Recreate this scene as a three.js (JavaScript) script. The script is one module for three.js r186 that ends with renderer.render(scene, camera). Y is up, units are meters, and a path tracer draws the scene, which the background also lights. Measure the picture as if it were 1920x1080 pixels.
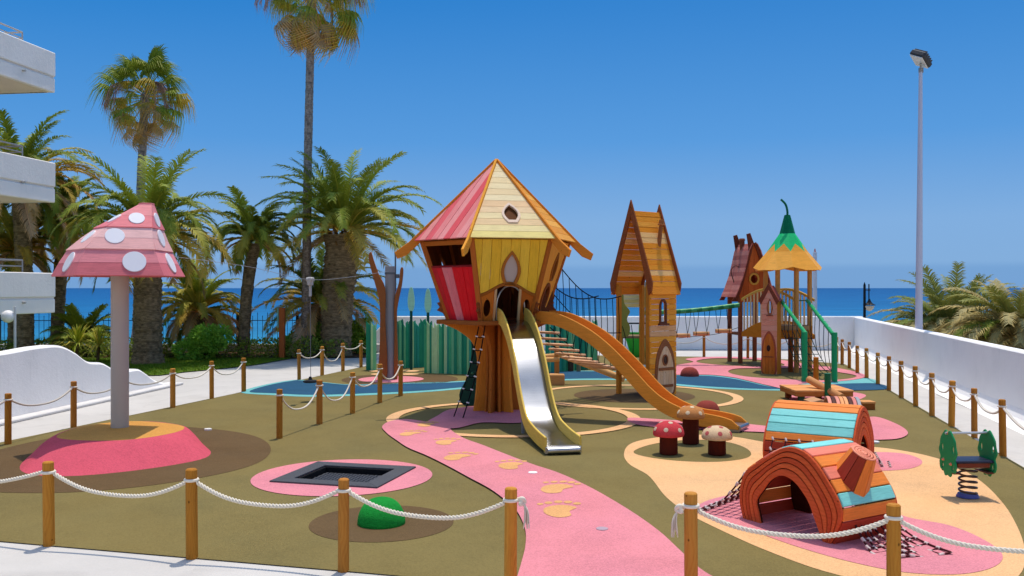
import * as THREE from 'three';
import { mergeGeometries, toCreasedNormals } from 'three/addons/utils/BufferGeometryUtils.js';
import { Brush, Evaluator, SUBTRACTION } from 'three-bvh-csg';

// ------------------------------------------------------------------ camera, sky, sun, exposure
const scene = new THREE.Scene();
const EYE = 2.7, FOC = 1717;                       // eye height (m); focal length in pixels of a 1920-wide picture
const camera = new THREE.PerspectiveCamera(2 * Math.atan(540 / FOC) * 180 / Math.PI, 16 / 9, 0.1, 60000);
camera.position.set(0, EYE, 0);
camera.lookAt(0, EYE, -10);
const renderer = new THREE.WebGLRenderer({ antialias: true });
renderer.setSize(1024, 576);
renderer.toneMapping = THREE.LinearToneMapping;
const EXPO = 1.26;
renderer.toneMappingExposure = EXPO;
renderer.shadowMap.enabled = true;
const SUN_DIR = new THREE.Vector3(0.08, 1, -0.26).normalize();
const sun = new THREE.DirectionalLight(new THREE.Color(1, 0.9, 0.76), 2.65);
sun.position.copy(SUN_DIR).multiplyScalar(60).add(new THREE.Vector3(0, 0, -22));
sun.target.position.set(0, 0, -22);
sun.castShadow = true;
sun.shadow.mapSize.set(4096, 4096);
sun.shadow.radius = 1;
Object.assign(sun.shadow.camera, { left: -34, right: 34, top: 34, bottom: -34, near: 1, far: 140 });
scene.add(sun, sun.target);
{ // clear summer sky: deep blue overhead, paler low down, a grey-blue haze bank over the sea, a soft aureole round the sun
  const W = 2048, H = 1024, data = new Float32Array(W * H * 4);
  const stops = [[0, .18, .36, .655], [1.25, .18, .365, .66], [1.4, .225, .42, .71], [4, .215, .42, .735], [9, .09, .32, .72], [17.5, .0, .195, .60], [35, .03, .20, .56], [90, .08, .24, .54]];
  for (let j = 0; j < H; j++) {
    const el = ((j + .5) / H - .5) * 180, e = Math.max(0, el);
    let k = 0; while (k < stops.length - 2 && stops[k + 1][0] < e) k++;
    const a = stops[k], b = stops[k + 1], t = Math.min(1, Math.max(0, (e - a[0]) / (b[0] - a[0])));
    for (let i = 0; i < W; i++) {
      const az = ((i + .5) / W - .5) * 2 * Math.PI, ce = Math.cos(el * Math.PI / 180);
      const d = ce * Math.cos(az) * SUN_DIR.x + Math.sin(el * Math.PI / 180) * SUN_DIR.y + ce * Math.sin(az) * SUN_DIR.z;
      const ang = Math.acos(Math.min(1, d)) * 180 / Math.PI, glow = 1.6 * Math.exp(-ang / 8) + 1.35 * Math.exp(-((ang / 30) ** 2)), o = (j * W + i) * 4;
      data[o] = Math.max(.012, (a[1] + (b[1] - a[1]) * t) + glow) / EXPO; data[o + 1] = ((a[2] + (b[2] - a[2]) * t) + glow * .95) / EXPO; data[o + 2] = ((a[3] + (b[3] - a[3]) * t) + glow * .86) / EXPO; data[o + 3] = 1;
    }
  }
  const sky = new THREE.DataTexture(data, W, H, THREE.RGBAFormat, THREE.FloatType);
  sky.mapping = THREE.EquirectangularReflectionMapping; sky.magFilter = sky.minFilter = THREE.LinearFilter; sky.needsUpdate = true;
  scene.background = sky; scene.environment = sky;
}

// ------------------------------------------------------------------ small tools
function rng(s) { return () => { s |= 0; s = s + 0x6D2B79F5 | 0; let t = Math.imul(s ^ s >>> 15, 1 | s); t = t + Math.imul(t ^ t >>> 7, 61 | t) ^ t; return ((t ^ t >>> 14) >>> 0) / 4294967296; }; }
const V = (x, y, z) => new THREE.Vector3(x, y, z), PI = Math.PI, R = d => d * PI / 180, lerp = (a, b, t) => a + (b - a) * t;
const ease = t => t * t * (3 - 2 * t);
const depthOf = (py, h = 0) => FOC * (EYE - h) / (py - 540);                     // distance of a point of height h seen on picture row py
const ground = (px, py, h = 0) => { const Z = depthOf(py, h); return [(px - 960) / FOC * Z, Z]; };   // [x, distance] as measured off the photograph
const at = (px, py, Z) => V((px - 960) / FOC * Z, EYE - (py - 540) / FOC * Z, -Z);
const onGround = (px, py, h = 0) => { const [x, Z] = ground(px, py, h); return V(x, h, -Z); };
const used = {};
function numbered(n) { const k = used[n] = (used[n] ?? -1) + 1; return k ? `${n}_${String(k).padStart(3, '0')}` : n; }
function tag(o, label, category, group, kind) { if (label) o.userData.label = label; if (category) o.userData.category = category; if (group) o.userData.group = group; if (kind) o.userData.kind = kind; return o; }
function thing(name, label, category, pos = V(0, 0, 0), turn = 0, group) {
  const o = new THREE.Group(); o.name = numbered(name); o.position.copy(pos); o.rotation.y = turn; scene.add(o); o.updateMatrixWorld(true);
  return tag(o, label, category, group);
}
function mesh(name, geo, mat, parent) {
  const m = new THREE.Mesh(Array.isArray(geo) ? M(geo) : geo, mat); m.name = parent === scene ? numbered(name) : name; m.castShadow = m.receiveShadow = true; parent.add(m); return m;
}
function wmesh(name, geo, mat, parent) {                                          // geometry given in world coordinates, hung under a placed thing
  const g = Array.isArray(geo) ? M(geo) : geo; parent.updateMatrixWorld(true); g.applyMatrix4(parent.matrixWorld.clone().invert()); return mesh(name, g, mat, parent);
}
function struct(name, geo, mat) { return tag(mesh(name, geo, mat, scene), null, null, null, 'structure'); }
function flat(g) { const n = g.index ? g.toNonIndexed() : g; for (const k of Object.keys(n.attributes)) if (!['position', 'normal', 'uv'].includes(k)) n.deleteAttribute(k); if (!n.attributes.uv) n.setAttribute('uv', new THREE.BufferAttribute(new Float32Array(n.attributes.position.count * 2), 2)); return n; }
function M(list) { return list.length === 1 ? flat(list[0]) : mergeGeometries(list.map(flat)); }
function uvBox(g, grain = 0, jitter = 0) {                                        // uv in metres off the dominant axis, texture grain (u) along axis 0 / 1 / 2
  const p = g.attributes.position, n = g.attributes.normal, uv = new Float32Array(p.count * 2);
  for (let i = 0; i < p.count; i++) {
    const a = [Math.abs(n.getX(i)), Math.abs(n.getY(i)), Math.abs(n.getZ(i))], c = [p.getX(i), p.getY(i), p.getZ(i)];
    let d = a[0] > a[1] ? (a[0] > a[2] ? 0 : 2) : (a[1] > a[2] ? 1 : 2); const r = [0, 1, 2].filter(k => k !== d);
    let u = r[0], v = r[1]; if (v === grain) [u, v] = [v, u];
    uv[i * 2] = c[u] + jitter * 1.37; uv[i * 2 + 1] = c[v] + jitter * .77;
  }
  g.setAttribute('uv', new THREE.BufferAttribute(uv, 2)); return g;
}
let jit = 0;
function box(w, h, d, x = 0, y = 0, z = 0, b = .006, grain) {                      // chamfered box
  b = Math.min(b, w * .3, h * .3, d * .3); const s = [w / 2, h / 2, d / 2], pos = [];
  const pt = (a, sa, q) => { const r = [0, 0, 0]; for (let k = 0; k < 3; k++) r[k] = k === a ? sa * s[k] : q[k] * (s[k] - b); return r; };
  const tri = (A, B, C) => { const n = [(B[1] - A[1]) * (C[2] - A[2]) - (B[2] - A[2]) * (C[1] - A[1]), (B[2] - A[2]) * (C[0] - A[0]) - (B[0] - A[0]) * (C[2] - A[2]), (B[0] - A[0]) * (C[1] - A[1]) - (B[1] - A[1]) * (C[0] - A[0])];
    const m = n[0] * (A[0] + B[0] + C[0]) + n[1] * (A[1] + B[1] + C[1]) + n[2] * (A[2] + B[2] + C[2]); m > 0 ? pos.push(...A, ...B, ...C) : pos.push(...A, ...C, ...B); };
  const quad = (A, B, C, D) => { tri(A, B, C); tri(A, C, D); };
  for (let a = 0; a < 3; a++) { const u = (a + 1) % 3, v = (a + 2) % 3; for (const sa of [-1, 1]) { const q = (i, j) => { const r = [0, 0, 0]; r[a] = sa; r[u] = i; r[v] = j; return pt(a, sa, r); }; quad(q(-1, -1), q(1, -1), q(1, 1), q(-1, 1)); }
    for (const su of [-1, 1]) for (const sv of [-1, 1]) { const f = (ax, k) => { const r = [0, 0, 0]; r[u] = su; r[v] = sv; r[a] = k; return pt(ax, ax === u ? su : sv, r); }; quad(f(u, -1), f(u, 1), f(v, 1), f(v, -1)); } }
  for (const i of [-1, 1]) for (const j of [-1, 1]) for (const k of [-1, 1]) { const q = [i, j, k]; tri(pt(0, i, q), pt(1, j, q), pt(2, k, q)); }
  const g = new THREE.BufferGeometry(); g.setAttribute('position', new THREE.BufferAttribute(new Float32Array(pos), 3)); g.computeVertexNormals();
  uvBox(g, grain ?? (w >= h && w >= d ? 0 : h >= d ? 1 : 2), jit += .61); g.translate(x, y, z); return g;
}
const poly = pts => new THREE.Shape(pts.map(p => new THREE.Vector2(p[0], p[1])));
function plate(pts, t, z = 0, bev = .005, holes = [], grain = 0) {                 // outline in x,y given a thickness, front face at z + t / 2
  const s = pts instanceof THREE.Shape ? pts : poly(pts); for (const h of holes) s.holes.push(new THREE.Path(h.map(p => new THREE.Vector2(p[0], p[1]))));
  bev = Math.min(bev, t * .3);
  const g = new THREE.ExtrudeGeometry(s, { depth: t - 2 * bev, bevelEnabled: bev > 0, bevelSize: bev, bevelOffset: -bev, bevelThickness: bev, bevelSegments: 1, curveSegments: 8 });
  g.translate(0, 0, z - t / 2 + bev); return uvBox(flat(g), grain, jit += .61);
}
function spline(pts, n = 6, closed = true) { const c = new THREE.CatmullRomCurve3(pts.map(p => V(p[0], p[1], p[2] ?? 0)), closed, 'centripetal'); return c.getPoints(pts.length * n).slice(0, closed ? -1 : undefined).map(p => [p.x, p.y, p.z]); }
function tube(pts, r, seg, rad = 6, closed = false) { const c = new THREE.CatmullRomCurve3(pts, closed, 'centripetal'); return flat(new THREE.TubeGeometry(c, seg ?? pts.length * 4, r, rad, closed)); }
function rod(a, b, r0, r1 = r0, seg = 12, ch = .006) {                             // round bar with chamfered ends; uv in metres along its length
  const L = a.distanceTo(b), k = Math.min(ch, r0 * .4, r1 * .4 || ch), pr = [[.0003, 0], [Math.max(.0005, r0 - k), 0], [r0, k], [r1, L - k], [Math.max(.0005, r1 - k), L], [.0003, L]].map(p => new THREE.Vector2(p[0], p[1]));
  let g = flat(new THREE.LatheGeometry(pr, seg)); if (seg >= 10) g = toCreasedNormals(g, .66); const uv = g.attributes.uv, p = g.attributes.position, j = jit += .61;
  for (let i = 0; i < uv.count; i++) { const u = uv.getX(i); uv.setXY(i, p.getY(i) + j * 1.3, u * 2 * PI * r0 + j); }
  g.applyQuaternion(new THREE.Quaternion().setFromUnitVectors(V(0, 1, 0), b.clone().sub(a).normalize())); g.translate(a.x, a.y, a.z); return g;
}
function lathe(pr, seg = 32, crease = .9) { return toCreasedNormals(flat(new THREE.LatheGeometry(pr.map(p => new THREE.Vector2(Math.max(p[0], .0006), p[1])), seg)), crease); }
function ring(cx, cy, rx, ry, n = 32) { return Array.from({ length: n }, (_, i) => [cx + rx * Math.cos(i / n * 2 * PI), cy + ry * Math.sin(i / n * 2 * PI)]); }
function clipX(pts, x0, x1, ax = 0) {                                              // keep the strip x0..x1 of an outline
  const cut = (ps, f) => { const out = []; ps.forEach((p, i) => { const q = ps[(i + 1) % ps.length], a = f(p), b = f(q); if (a >= 0) out.push(p); if (a * b < 0) { const t = a / (a - b); out.push([lerp(p[0], q[0], t), lerp(p[1], q[1], t)]); } }); return out; };
  return cut(cut(pts, p => p[ax] - x0), p => x1 - p[ax]);
}
const evaluator = new Evaluator(); evaluator.attributes = ['position', 'normal', 'uv']; evaluator.useGroups = false;
function minus(g, h) { const a = new Brush(g), b = new Brush(h); a.updateMatrixWorld(); b.updateMatrixWorld(); return flat(evaluator.evaluate(a, b, SUBTRACTION).geometry); }
function frameOf(parent, name, O, U, Vv) { const g = new THREE.Group(); g.name = name; const N = U.clone().cross(Vv); g.matrix.makeBasis(U, Vv, N).setPosition(O); g.matrix.decompose(g.position, g.quaternion, g.scale); parent.add(g); return g; }

// ------------------------------------------------------------------ textures (all computed) and materials
const lat = {};
function nz(nx, ny = nx, seed = 1) {                                              // smooth periodic noise with nx by ny cells over the tile
  const key = nx + '_' + ny + '_' + seed; if (lat[key]) return lat[key];
  const r = rng(nx * 7 + ny * 13 + seed * 101), a = new Float32Array(nx * ny); for (let i = 0; i < a.length; i++) a[i] = r();
  return lat[key] = (u, v) => { const x = u * nx, y = v * ny, X = Math.floor(x), Y = Math.floor(y), p = ease(x - X), q = ease(y - Y), m = (i, j) => a[((j % ny + ny) % ny) * nx + (i % nx + nx) % nx]; return lerp(lerp(m(X, Y), m(X + 1, Y), p), lerp(m(X, Y + 1), m(X + 1, Y + 1), p), q); };
}
const fbm = (u, v) => .4 * nz(8)(u, v) + .25 * nz(16)(u, v) + .15 * nz(32)(u, v) + .12 * nz(64)(u, v) + .08 * nz(128)(u, v);
function texture(w, h, fn, metresU, metresV, srgb = true) {
  const d = new Uint8Array(w * h * 4), enc = c => { c = Math.min(1, Math.max(0, c)); return Math.round(255 * (srgb ? (c <= .0031308 ? c * 12.92 : 1.055 * c ** (1 / 2.4) - .055) : c)); };
  for (let j = 0; j < h; j++) for (let i = 0; i < w; i++) { const c = fn((i + .5) / w, (j + .5) / h), o = (j * w + i) * 4; if (typeof c === 'number') d[o] = d[o + 1] = d[o + 2] = enc(c); else { d[o] = enc(c[0]); d[o + 1] = enc(c[1]); d[o + 2] = enc(c[2]); } d[o + 3] = 255; }
  const t = new THREE.DataTexture(d, w, h); t.wrapS = t.wrapT = THREE.RepeatWrapping; t.magFilter = THREE.LinearFilter; t.minFilter = THREE.LinearMipmapLinearFilter; t.generateMipmaps = true;
  if (srgb) t.colorSpace = THREE.SRGBColorSpace; t.repeat.set(1 / metresU, 1 / metresV); t.needsUpdate = true; return t;
}
const grainAt = (u, v) => .5 + .5 * Math.sin(2 * PI * (v * 26 + 3 * nz(6, 8)(u, v) + 1.2 * nz(16)(u, v)));
const knots = (() => { const r = rng(41); return Array.from({ length: 9 }, () => [r(), r(), .006 + .01 * r()]); })();
const knotAt = (u, v) => { let k = 0; for (const [a, b, s] of knots) { const du = Math.abs(u - a), dv = Math.abs(v - b); const d = Math.hypot(Math.min(du, 1 - du) * 1.6, Math.min(dv, 1 - dv)); k = Math.max(k, 1 - d / s); } return Math.max(0, k); };
const T = {
  timber: texture(1024, 512, (u, v) => { const g = grainAt(u, v), f = nz(32, 256)(u, v), k = knotAt(u, v), c = .90 + .14 * g + .1 * nz(8)(u, v) - .16 * f * f, d = 1 - .72 * Math.min(1, k * 1.6); return [c * d, c * d * (.99 - .05 * (1 - g)), c * d * (.97 - .1 * (1 - g))]; }, 2.2, 1.1),
  paint: texture(1024, 512, (u, v) => .84 + .16 * nz(12, 128)(u, v) + .2 * (fbm(u, v) - .5) + .05 * (grainAt(u, v) - .5) - .5 * Math.max(0, nz(40, 90)(u, v) - .8), 1.7, .85),
  rubber: texture(2048, 2048, (u, v) => { const g = nz(1024)(u, v), g2 = nz(512)(u, v), m = fbm(u, v), h = .6 * nz(5, 5, 2)(u, v) + .4 * nz(13, 13, 2)(u, v) - .5, scuff = Math.max(0, nz(20, 160, 5)(u, v) - .78) * Math.max(0, nz(7, 7, 6)(u, v) - .4), c = .90 + .3 * (m - .5) + .24 * (g - .5) + .2 * (g2 - .5) + .5 * scuff; return [c * (1 + .09 * h), c * (1 + .02 * h), c * (1 - .1 * h)]; }, 6.4, 6.4),
  concrete: texture(2048, 2048, (u, v) => { const m = fbm(u, v), g = nz(1024)(u, v), st = Math.max(0, nz(24, 24, 9)(u, v) - .72) * .3, c = .9 + .2 * (m - .5) + .06 * (g - .5) - st - .25 * Math.max(0, nz(40, 40, 3)(u, v) - .8) - .5 * Math.max(0, .035 - Math.abs(nz(9, 9, 8)(u, v) - .5)) * (nz(16, 16, 4)(u, v) > .5 ? 1 : 0) * 4; return [c, c * .995, c * .985]; }, 9, 9),
  plaster: texture(1024, 1024, (u, v) => { const m = fbm(u, v), g = nz(512)(u, v), streak = Math.max(0, nz(128, 6)(u, v) - .62) * Math.max(0, nz(8, 8, 3)(u, v) - .35); return .99 + .1 * (m - .5) + .04 * (g - .5) - .34 * streak - .1 * Math.max(0, nz(5, 5, 3)(u, v) - .55); }, 3.4, 3.4),
  bark: texture(512, 512, (u, v) => { const r = nz(16, 64)(u, v), f = nz(128, 256)(u, v), m = nz(16)(u, v); return .34 + .85 * r * f + .35 * (m - .5); }, 2, 2),
  metal: texture(512, 512, (u, v) => .88 + .12 * nz(4, 256)(u, v) + .08 * (nz(8)(u, v) - .5), 1, 1),
};
const B = {
  timber: texture(1024, 512, (u, v) => .5 + .3 * grainAt(u, v) - .3 * nz(32, 256)(u, v) - .4 * knotAt(u, v), 2.2, 1.1, false),
  paint: texture(512, 256, (u, v) => .4 + .5 * nz(12, 128)(u, v), 1.7, .85, false),
  rubber: texture(1024, 1024, (u, v) => .55 * nz(512)(u, v) + .45 * nz(256)(u, v), 2.1, 2.1, false),
  plaster: texture(1024, 1024, (u, v) => .5 * nz(64)(u, v) + .5 * nz(256)(u, v), 3.4, 3.4, false),
};
const cache = {};
function mat(hex, kind = 'paint', opt = {}) {
  const key = hex + kind + JSON.stringify(opt); if (cache[key]) return cache[key];
  const P = { timber: { map: T.timber, bumpMap: B.timber, bumpScale: .0025, roughness: .72 }, paint: { map: T.paint, bumpMap: B.paint, bumpScale: .0012, roughness: .55 }, rubber: { map: T.rubber, bumpMap: B.rubber, bumpScale: .004, roughness: .93 },
    concrete: { map: T.concrete, bumpMap: B.plaster, bumpScale: .002, roughness: .88 }, plaster: { map: T.plaster, bumpMap: B.plaster, bumpScale: .004, roughness: .85 }, bark: { map: T.bark, bumpMap: T.bark, bumpScale: .02, roughness: .95 },
    plastic: { roughness: .38 }, steel: { map: T.metal, roughness: .33, metalness: 1 }, rope: { roughness: .9 }, iron: { roughness: .5 } }[kind];
  const c = new THREE.Color(hex), k = { paint: 1.3, timber: 1.25, plastic: 1.2, bark: 1.25, iron: 1.1 }[kind] ?? 1, top = Math.max(c.r, c.g, c.b); c.multiplyScalar(Math.max(1, Math.min(k, .86 / top)));
  if (kind === 'steel') return cache[key] = new THREE.MeshStandardMaterial({ color: c, ...P, ...opt });
  return cache[key] = new THREE.MeshPhysicalMaterial({ color: c, specularIntensity: { plastic: .4, iron: .4, concrete: .3, plaster: .5 }[kind] ?? .2, ...P, ...opt });
}
// ------------------------------------------------------------------ the setting: land, sea, rubber play surface and its coloured shapes
const flatShape = (pts, y) => { const g = new THREE.ShapeGeometry(poly(pts)); g.rotateX(-PI / 2); g.translate(0, y, 0); return flat(g); };   // pts as [x, distance]
const TRAMP = (() => { const c = [[591.6, 868], [780.6, 878], [712, 921], [504, 909]].map(p => ground(...p)), m = [0, 1].map(k => c.reduce((s, p) => s + p[k], 0) / 4), a = Math.atan2(c[1][1] - c[0][1], c[1][0] - c[0][0]), w = .80, d = .73, b = .24, ca = Math.cos(a), sa = Math.sin(a); return { m, a, w, d, b, hole: [[-1, -1], [1, -1], [1, 1], [-1, 1]].map(([i, j]) => [m[0] + i * (w - b) * ca - j * (d - b) * sa, m[1] + i * (w - b) * sa + j * (d - b) * ca]) }; })();   // the sunken trampoline: centre, turn, half sizes, edge width, pit
{ const land = [[-70, -60], [-70, 41.6], [16.4, 41.6], [12.2, 22], [7.6, 1.5], [70, -2], [70, -60]];
  const lp = poly(land); lp.holes.push(new THREE.Path(TRAMP.hole.map(a => new THREE.Vector2(...a))));
  const g = new THREE.ExtrudeGeometry(lp, { depth: 5.5, bevelEnabled: false }); g.rotateX(-PI / 2); g.translate(0, -5.5, 0);
  struct('ground', flat(g), mat('#cbc8c4', 'concrete'));
  struct('promenade', flatShape([[-140, 30], [-140, 58], [140, 58], [140, -20], [8, -20], [8, 30]], -3), mat('#b9b2a6', 'concrete'));
  const zs = [-40000, 0, 55, 85, 120, 170, 260, 420, 800, 1800, 5000, 15000, 50000], cols = [[.004, .07, .23], [.04, .27, .40], [.04, .27, .40], [.04, .27, .40], [.026, .235, .40], [.016, .195, .385], [.01, .16, .365], [.006, .13, .33], [.004, .11, .305], [.003, .098, .285], [.002, .09, .27], [.002, .084, .262], [.002, .08, .256]];
  const p = [], c = [], uv = [], ix = [], xs = [-50000, -3000, -600, -150, 0, 150, 600, 3000, 50000];
  zs.forEach((z, i) => xs.forEach((x, j) => { p.push(x, -5, -z); c.push(...cols[i]); uv.push(x, z); if (i && j) { const a = (i - 1) * xs.length + j - 1, b = a + xs.length; ix.push(a, a + 1, b + 1, a, b + 1, b); } }));
  const s = new THREE.BufferGeometry(); s.setAttribute('position', new THREE.Float32BufferAttribute(p, 3)); s.setAttribute('color', new THREE.Float32BufferAttribute(c, 3)); s.setAttribute('uv', new THREE.Float32BufferAttribute(uv, 2)); s.setIndex(ix); s.computeVertexNormals();
  const swell = texture(1024, 1024, (u, v) => .5 * nz(24, 96)(u, v) + .3 * nz(64, 256)(u, v) + .2 * nz(200, 512)(u, v), 70, 70, false);
  const tint = texture(1024, 1024, (u, v) => { const b = nz(6, 24)(u, v) * .5 + nz(16, 80)(u, v) * .3 + nz(60, 300)(u, v) * .2, f = Math.max(0, nz(90, 400, 4)(u, v) * nz(12, 40)(u, v) - .66) * 1.5; const c2 = .62 + .5 * b; return [c2 + f, c2 + f * .8, c2 + f * .5]; }, 160, 160);
  struct('sea', s, new THREE.MeshPhysicalMaterial({ vertexColors: true, map: tint, bumpMap: swell, bumpScale: .35, roughness: .5, specularIntensity: .12 }));
}
const OLIVE = '#7d7045', PINK = '#dc8a94', PEACH = '#e6b684', BLUE = '#2c5674', CYAN = '#73b8b8', BROWN = '#665238';
const rub = (c, o) => mat(c, 'rubber', o);
{ const s = poly([[-10.15, 10.98], [-5.13, 31.1], [-4.3, 34.5], [3, 36.6], [7.3, 35.9], [9, 35.2], [10.6, 34.4], [11.75, 32.3], [6.12, 6.65]]); s.holes.push(new THREE.Path(TRAMP.hole.map(a => new THREE.Vector2(...a)))); const g = new THREE.ShapeGeometry(s); g.rotateX(-PI / 2); g.translate(0, .012, 0); struct('play_surface', flat(g), rub(OLIVE)); }
const LAYER = .004;
function patch(name, px, layer, colour, holes = [], n = 8, smooth = true) {         // a coloured shape in the rubber, its outline measured off the photograph
  const conv = q => smooth ? spline(q.map(a => ground(a[0], a[1])), n) : q.map(a => ground(a[0], a[1])), s = poly(conv(px));
  for (const h of holes) s.holes.push(new THREE.Path(conv(h).map(a => new THREE.Vector2(a[0], a[1]))));
  const g = new THREE.ShapeGeometry(s); g.rotateX(-PI / 2); g.translate(0, .012 + layer * LAYER, 0); return struct(name, flat(g), rub(colour));
}
function disc(name, X, Z, r, layer, colour, r0 = 0, squash = 1, hole) {
  const s = poly(ring(X, Z, r, r * squash, 72)); if (hole) s.holes.push(new THREE.Path(hole.map(a => new THREE.Vector2(...a)))); if (r0) s.holes.push(new THREE.Path(ring(X, Z, r0, r0 * squash, 72).map(a => new THREE.Vector2(...a))));
  const g = new THREE.ShapeGeometry(s); g.rotateX(-PI / 2); g.translate(0, .012 + layer * LAYER, 0); return struct(name, flat(g), rub(colour));
}
patch('river_edge', [[452, 737], [556, 713], [610, 718], [660, 722], [755, 719], [870, 715], [1000, 701], [1065, 696], [1150, 697], [1240, 703], [1330, 704], [1372, 709], [1402, 715], [1442, 724], [1486, 733], [1440, 733], [1350, 730], [1272, 724], [1210, 715], [1065, 714], [870, 730], [800, 736], [667, 743], [578, 745], [511, 742]], 1, CYAN);
patch('river', [[468, 736], [558, 714.5], [610, 719], [660, 723], [755, 721], [870, 717], [1000, 702.5], [1065, 697.5], [1150, 698], [1240, 704.5], [1330, 706], [1370, 710.5], [1400, 716.5], [1440, 725.5], [1472, 730], [1440, 730.5], [1350, 727], [1272, 721], [1210, 712.5], [1065, 711.5], [870, 727], [800, 733], [667, 739.5], [578, 741.5], [511, 738.5]], 2, BLUE);
patch('river_edge', [[1425, 711], [1480, 713], [1560, 715], [1625, 710.5], [1645, 720], [1590, 724], [1500, 726], [1450, 720]], 3, CYAN);
patch('river', [[1440, 719], [1520, 723], [1600, 720.5], [1642, 720.5], [1664, 731], [1590, 733.5], [1490, 730]], 4, BLUE);
patch('pink_bank', [[1258, 704], [1266, 687], [1300, 680], [1286, 674.5], [1330, 670.5], [1400, 671], [1470, 677], [1500, 682], [1560, 690], [1605, 699], [1624, 707], [1606, 713], [1570, 717], [1500, 722], [1482, 733], [1442, 725], [1402, 715.5], [1372, 709], [1330, 704.5]], 5, PINK,
  [[[1309, 677], [1345, 673], [1410, 675], [1462, 682], [1468, 687], [1430, 689], [1370, 687], [1313, 682]], [[1366, 697], [1385, 692.5], [1430, 692], [1500, 692], [1560, 698], [1605, 706], [1590, 712], [1540, 715], [1470, 713], [1410, 709], [1374, 703]]]);
patch('pink_bank', [[1488, 734], [1540, 736], [1590, 735.5], [1622, 741], [1606, 752], [1575, 759], [1500, 757], [1478, 744]], 1, PINK);
disc('brown_ring', 3.05, 22.9, 1.5, 1, BROWN);
disc('peach_ring', 3.05, 22.75, 2.62, 3, PEACH, 2.38);
disc('peach_ring', .03, 19, 2.62, 4, PEACH, 2.36);
patch('pink_patch', [[822, 781], [845, 770], [890, 764], [960, 763], [1010, 768], [1044, 776], [1020, 790], [965, 796], [905, 795], [850, 806], [800, 801]], 5, PINK);
patch('pink_path', [[717, 802], [735, 792], [760, 789], [800, 794], [835, 801], [850, 813], [872, 826], [905, 838], [950, 856], [1000, 875], [1045, 890], [1100, 915], [1150, 943], [1200, 975], [1240, 1005], [1275, 1038], [1312, 1072], [1400, 1140], [1200, 1240], [950, 1180], [968, 1095], [978, 1060], [985, 1030], [985, 1000], [970, 965], [950, 945], [920, 922], [880, 900], [840, 878], [800, 858], [765, 843], [745, 830], [725, 815]], 6, PINK);
patch('pink_band', [[1180, 786], [1240, 789], [1300, 793], [1380, 796], [1455, 803], [1520, 806], [1600, 790], [1640, 784], [1675, 795], [1700, 810], [1700, 819], [1680, 826], [1640, 828], [1560, 830], [1455, 815], [1380, 811], [1300, 807], [1200, 800]], 5, PINK);
patch('peach_area', [[1170, 852], [1186, 832], [1230, 822], [1290, 817], [1340, 817], [1380, 821], [1460, 834], [1560, 838], [1640, 840], [1700, 848], [1760, 862], [1800, 880], [1840, 905], [1880, 945], [1905, 985], [1920, 1025], [1922, 1060], [1900, 1090], [1840, 1108], [1700, 1106], [1560, 1078], [1440, 1036], [1340, 991], [1290, 965], [1250, 935], [1215, 893], [1180, 872]], 1, PEACH,
  [[[1188, 850], [1210, 838], [1250, 830], [1310, 826], [1360, 830], [1395, 840], [1408, 855], [1390, 863], [1340, 868], [1270, 866], [1210, 858]]]);
patch('pink_area', [[1306, 956], [1330, 940], [1390, 928], [1480, 922], [1600, 932], [1700, 972], [1780, 988], [1850, 1018], [1880, 1045], [1862, 1067], [1800, 1080], [1700, 1077], [1600, 1058], [1500, 1030], [1400, 995], [1330, 974]], 2, PINK);
patch('pink_area', [[1560, 862], [1640, 850], [1690, 852], [1722, 861], [1728, 872], [1700, 882], [1640, 885], [1560, 880]], 2, PINK);
patch('brown_ring', [[508, 845], [480, 871], [400, 893], [250, 916], [100, 926], [-60, 918], [-40, 860], [60, 830], [250, 800], [400, 806], [480, 820]], 1, BROWN);
disc('brown_ring', -1.49, 10.49, .82, 1, BROWN);
disc('brown_ring', -3.3, 27, 1.7, 1, BROWN);
disc('pink_ring', -2.41, 13.06, 1.27, 2, PINK, 0, 1, TRAMP.hole);
disc('pink_ring', -3.55, 26.9, .95, 3, PINK);
for (const [px, py] of [[770, 697], [768, 703], [708, 697], [712, 703]]) { const [x, z] = ground(px, py); disc('peach_spot', x, z, .28, 4, PEACH); }
// bear paw prints laid into the pink path: a pad and five toes each
[[799, 799, .9], [770, 816, .9], [836, 832, .95], [858, 860, 1], [957, 876, 1], [1044, 919, 1.05], [1049, 961, 1.1]].forEach(([px, py, s], i) => {
  const [x, z] = ground(px, py), a = R(i % 2 ? 62 : 78), list = [], put = (pts, ox, oy, sc) => list.push(flatShape(pts.map(([u, v]) => { const p = (u * sc + ox) * s, q = (v * sc + oy) * s; return [x + p * Math.cos(a) - q * Math.sin(a), z + p * Math.sin(a) + q * Math.cos(a)]; }), .012 + 7 * LAYER));
  put(spline([[.2, .1], [.05, .17], [-.2, .1], [-.3, -.05], [-.2, -.16], [0, -.12], [.18, -.17], [.26, -.02]], 5), -.05, 0, 1);
  for (const [u, v, r] of [[.28, .17, .06], [.35, .07, .065], [.36, -.04, .065], [.31, -.15, .06], [.2, .25, .05]]) put(ring(0, 0, r, r * .75, 12), u, v, 1);
  tag(mesh('paw_print', list, rub('#e2ab72'), scene), null, null, null, 'structure');
});

struct('paving_joint', flatShape([[10.74, 23.2], [9.6, 17.3], [8.2, 10.6], [8.23, 10.6], [9.63, 17.3], [10.77, 23.2]], .004), mat('#8f8c88', 'concrete'));
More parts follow.
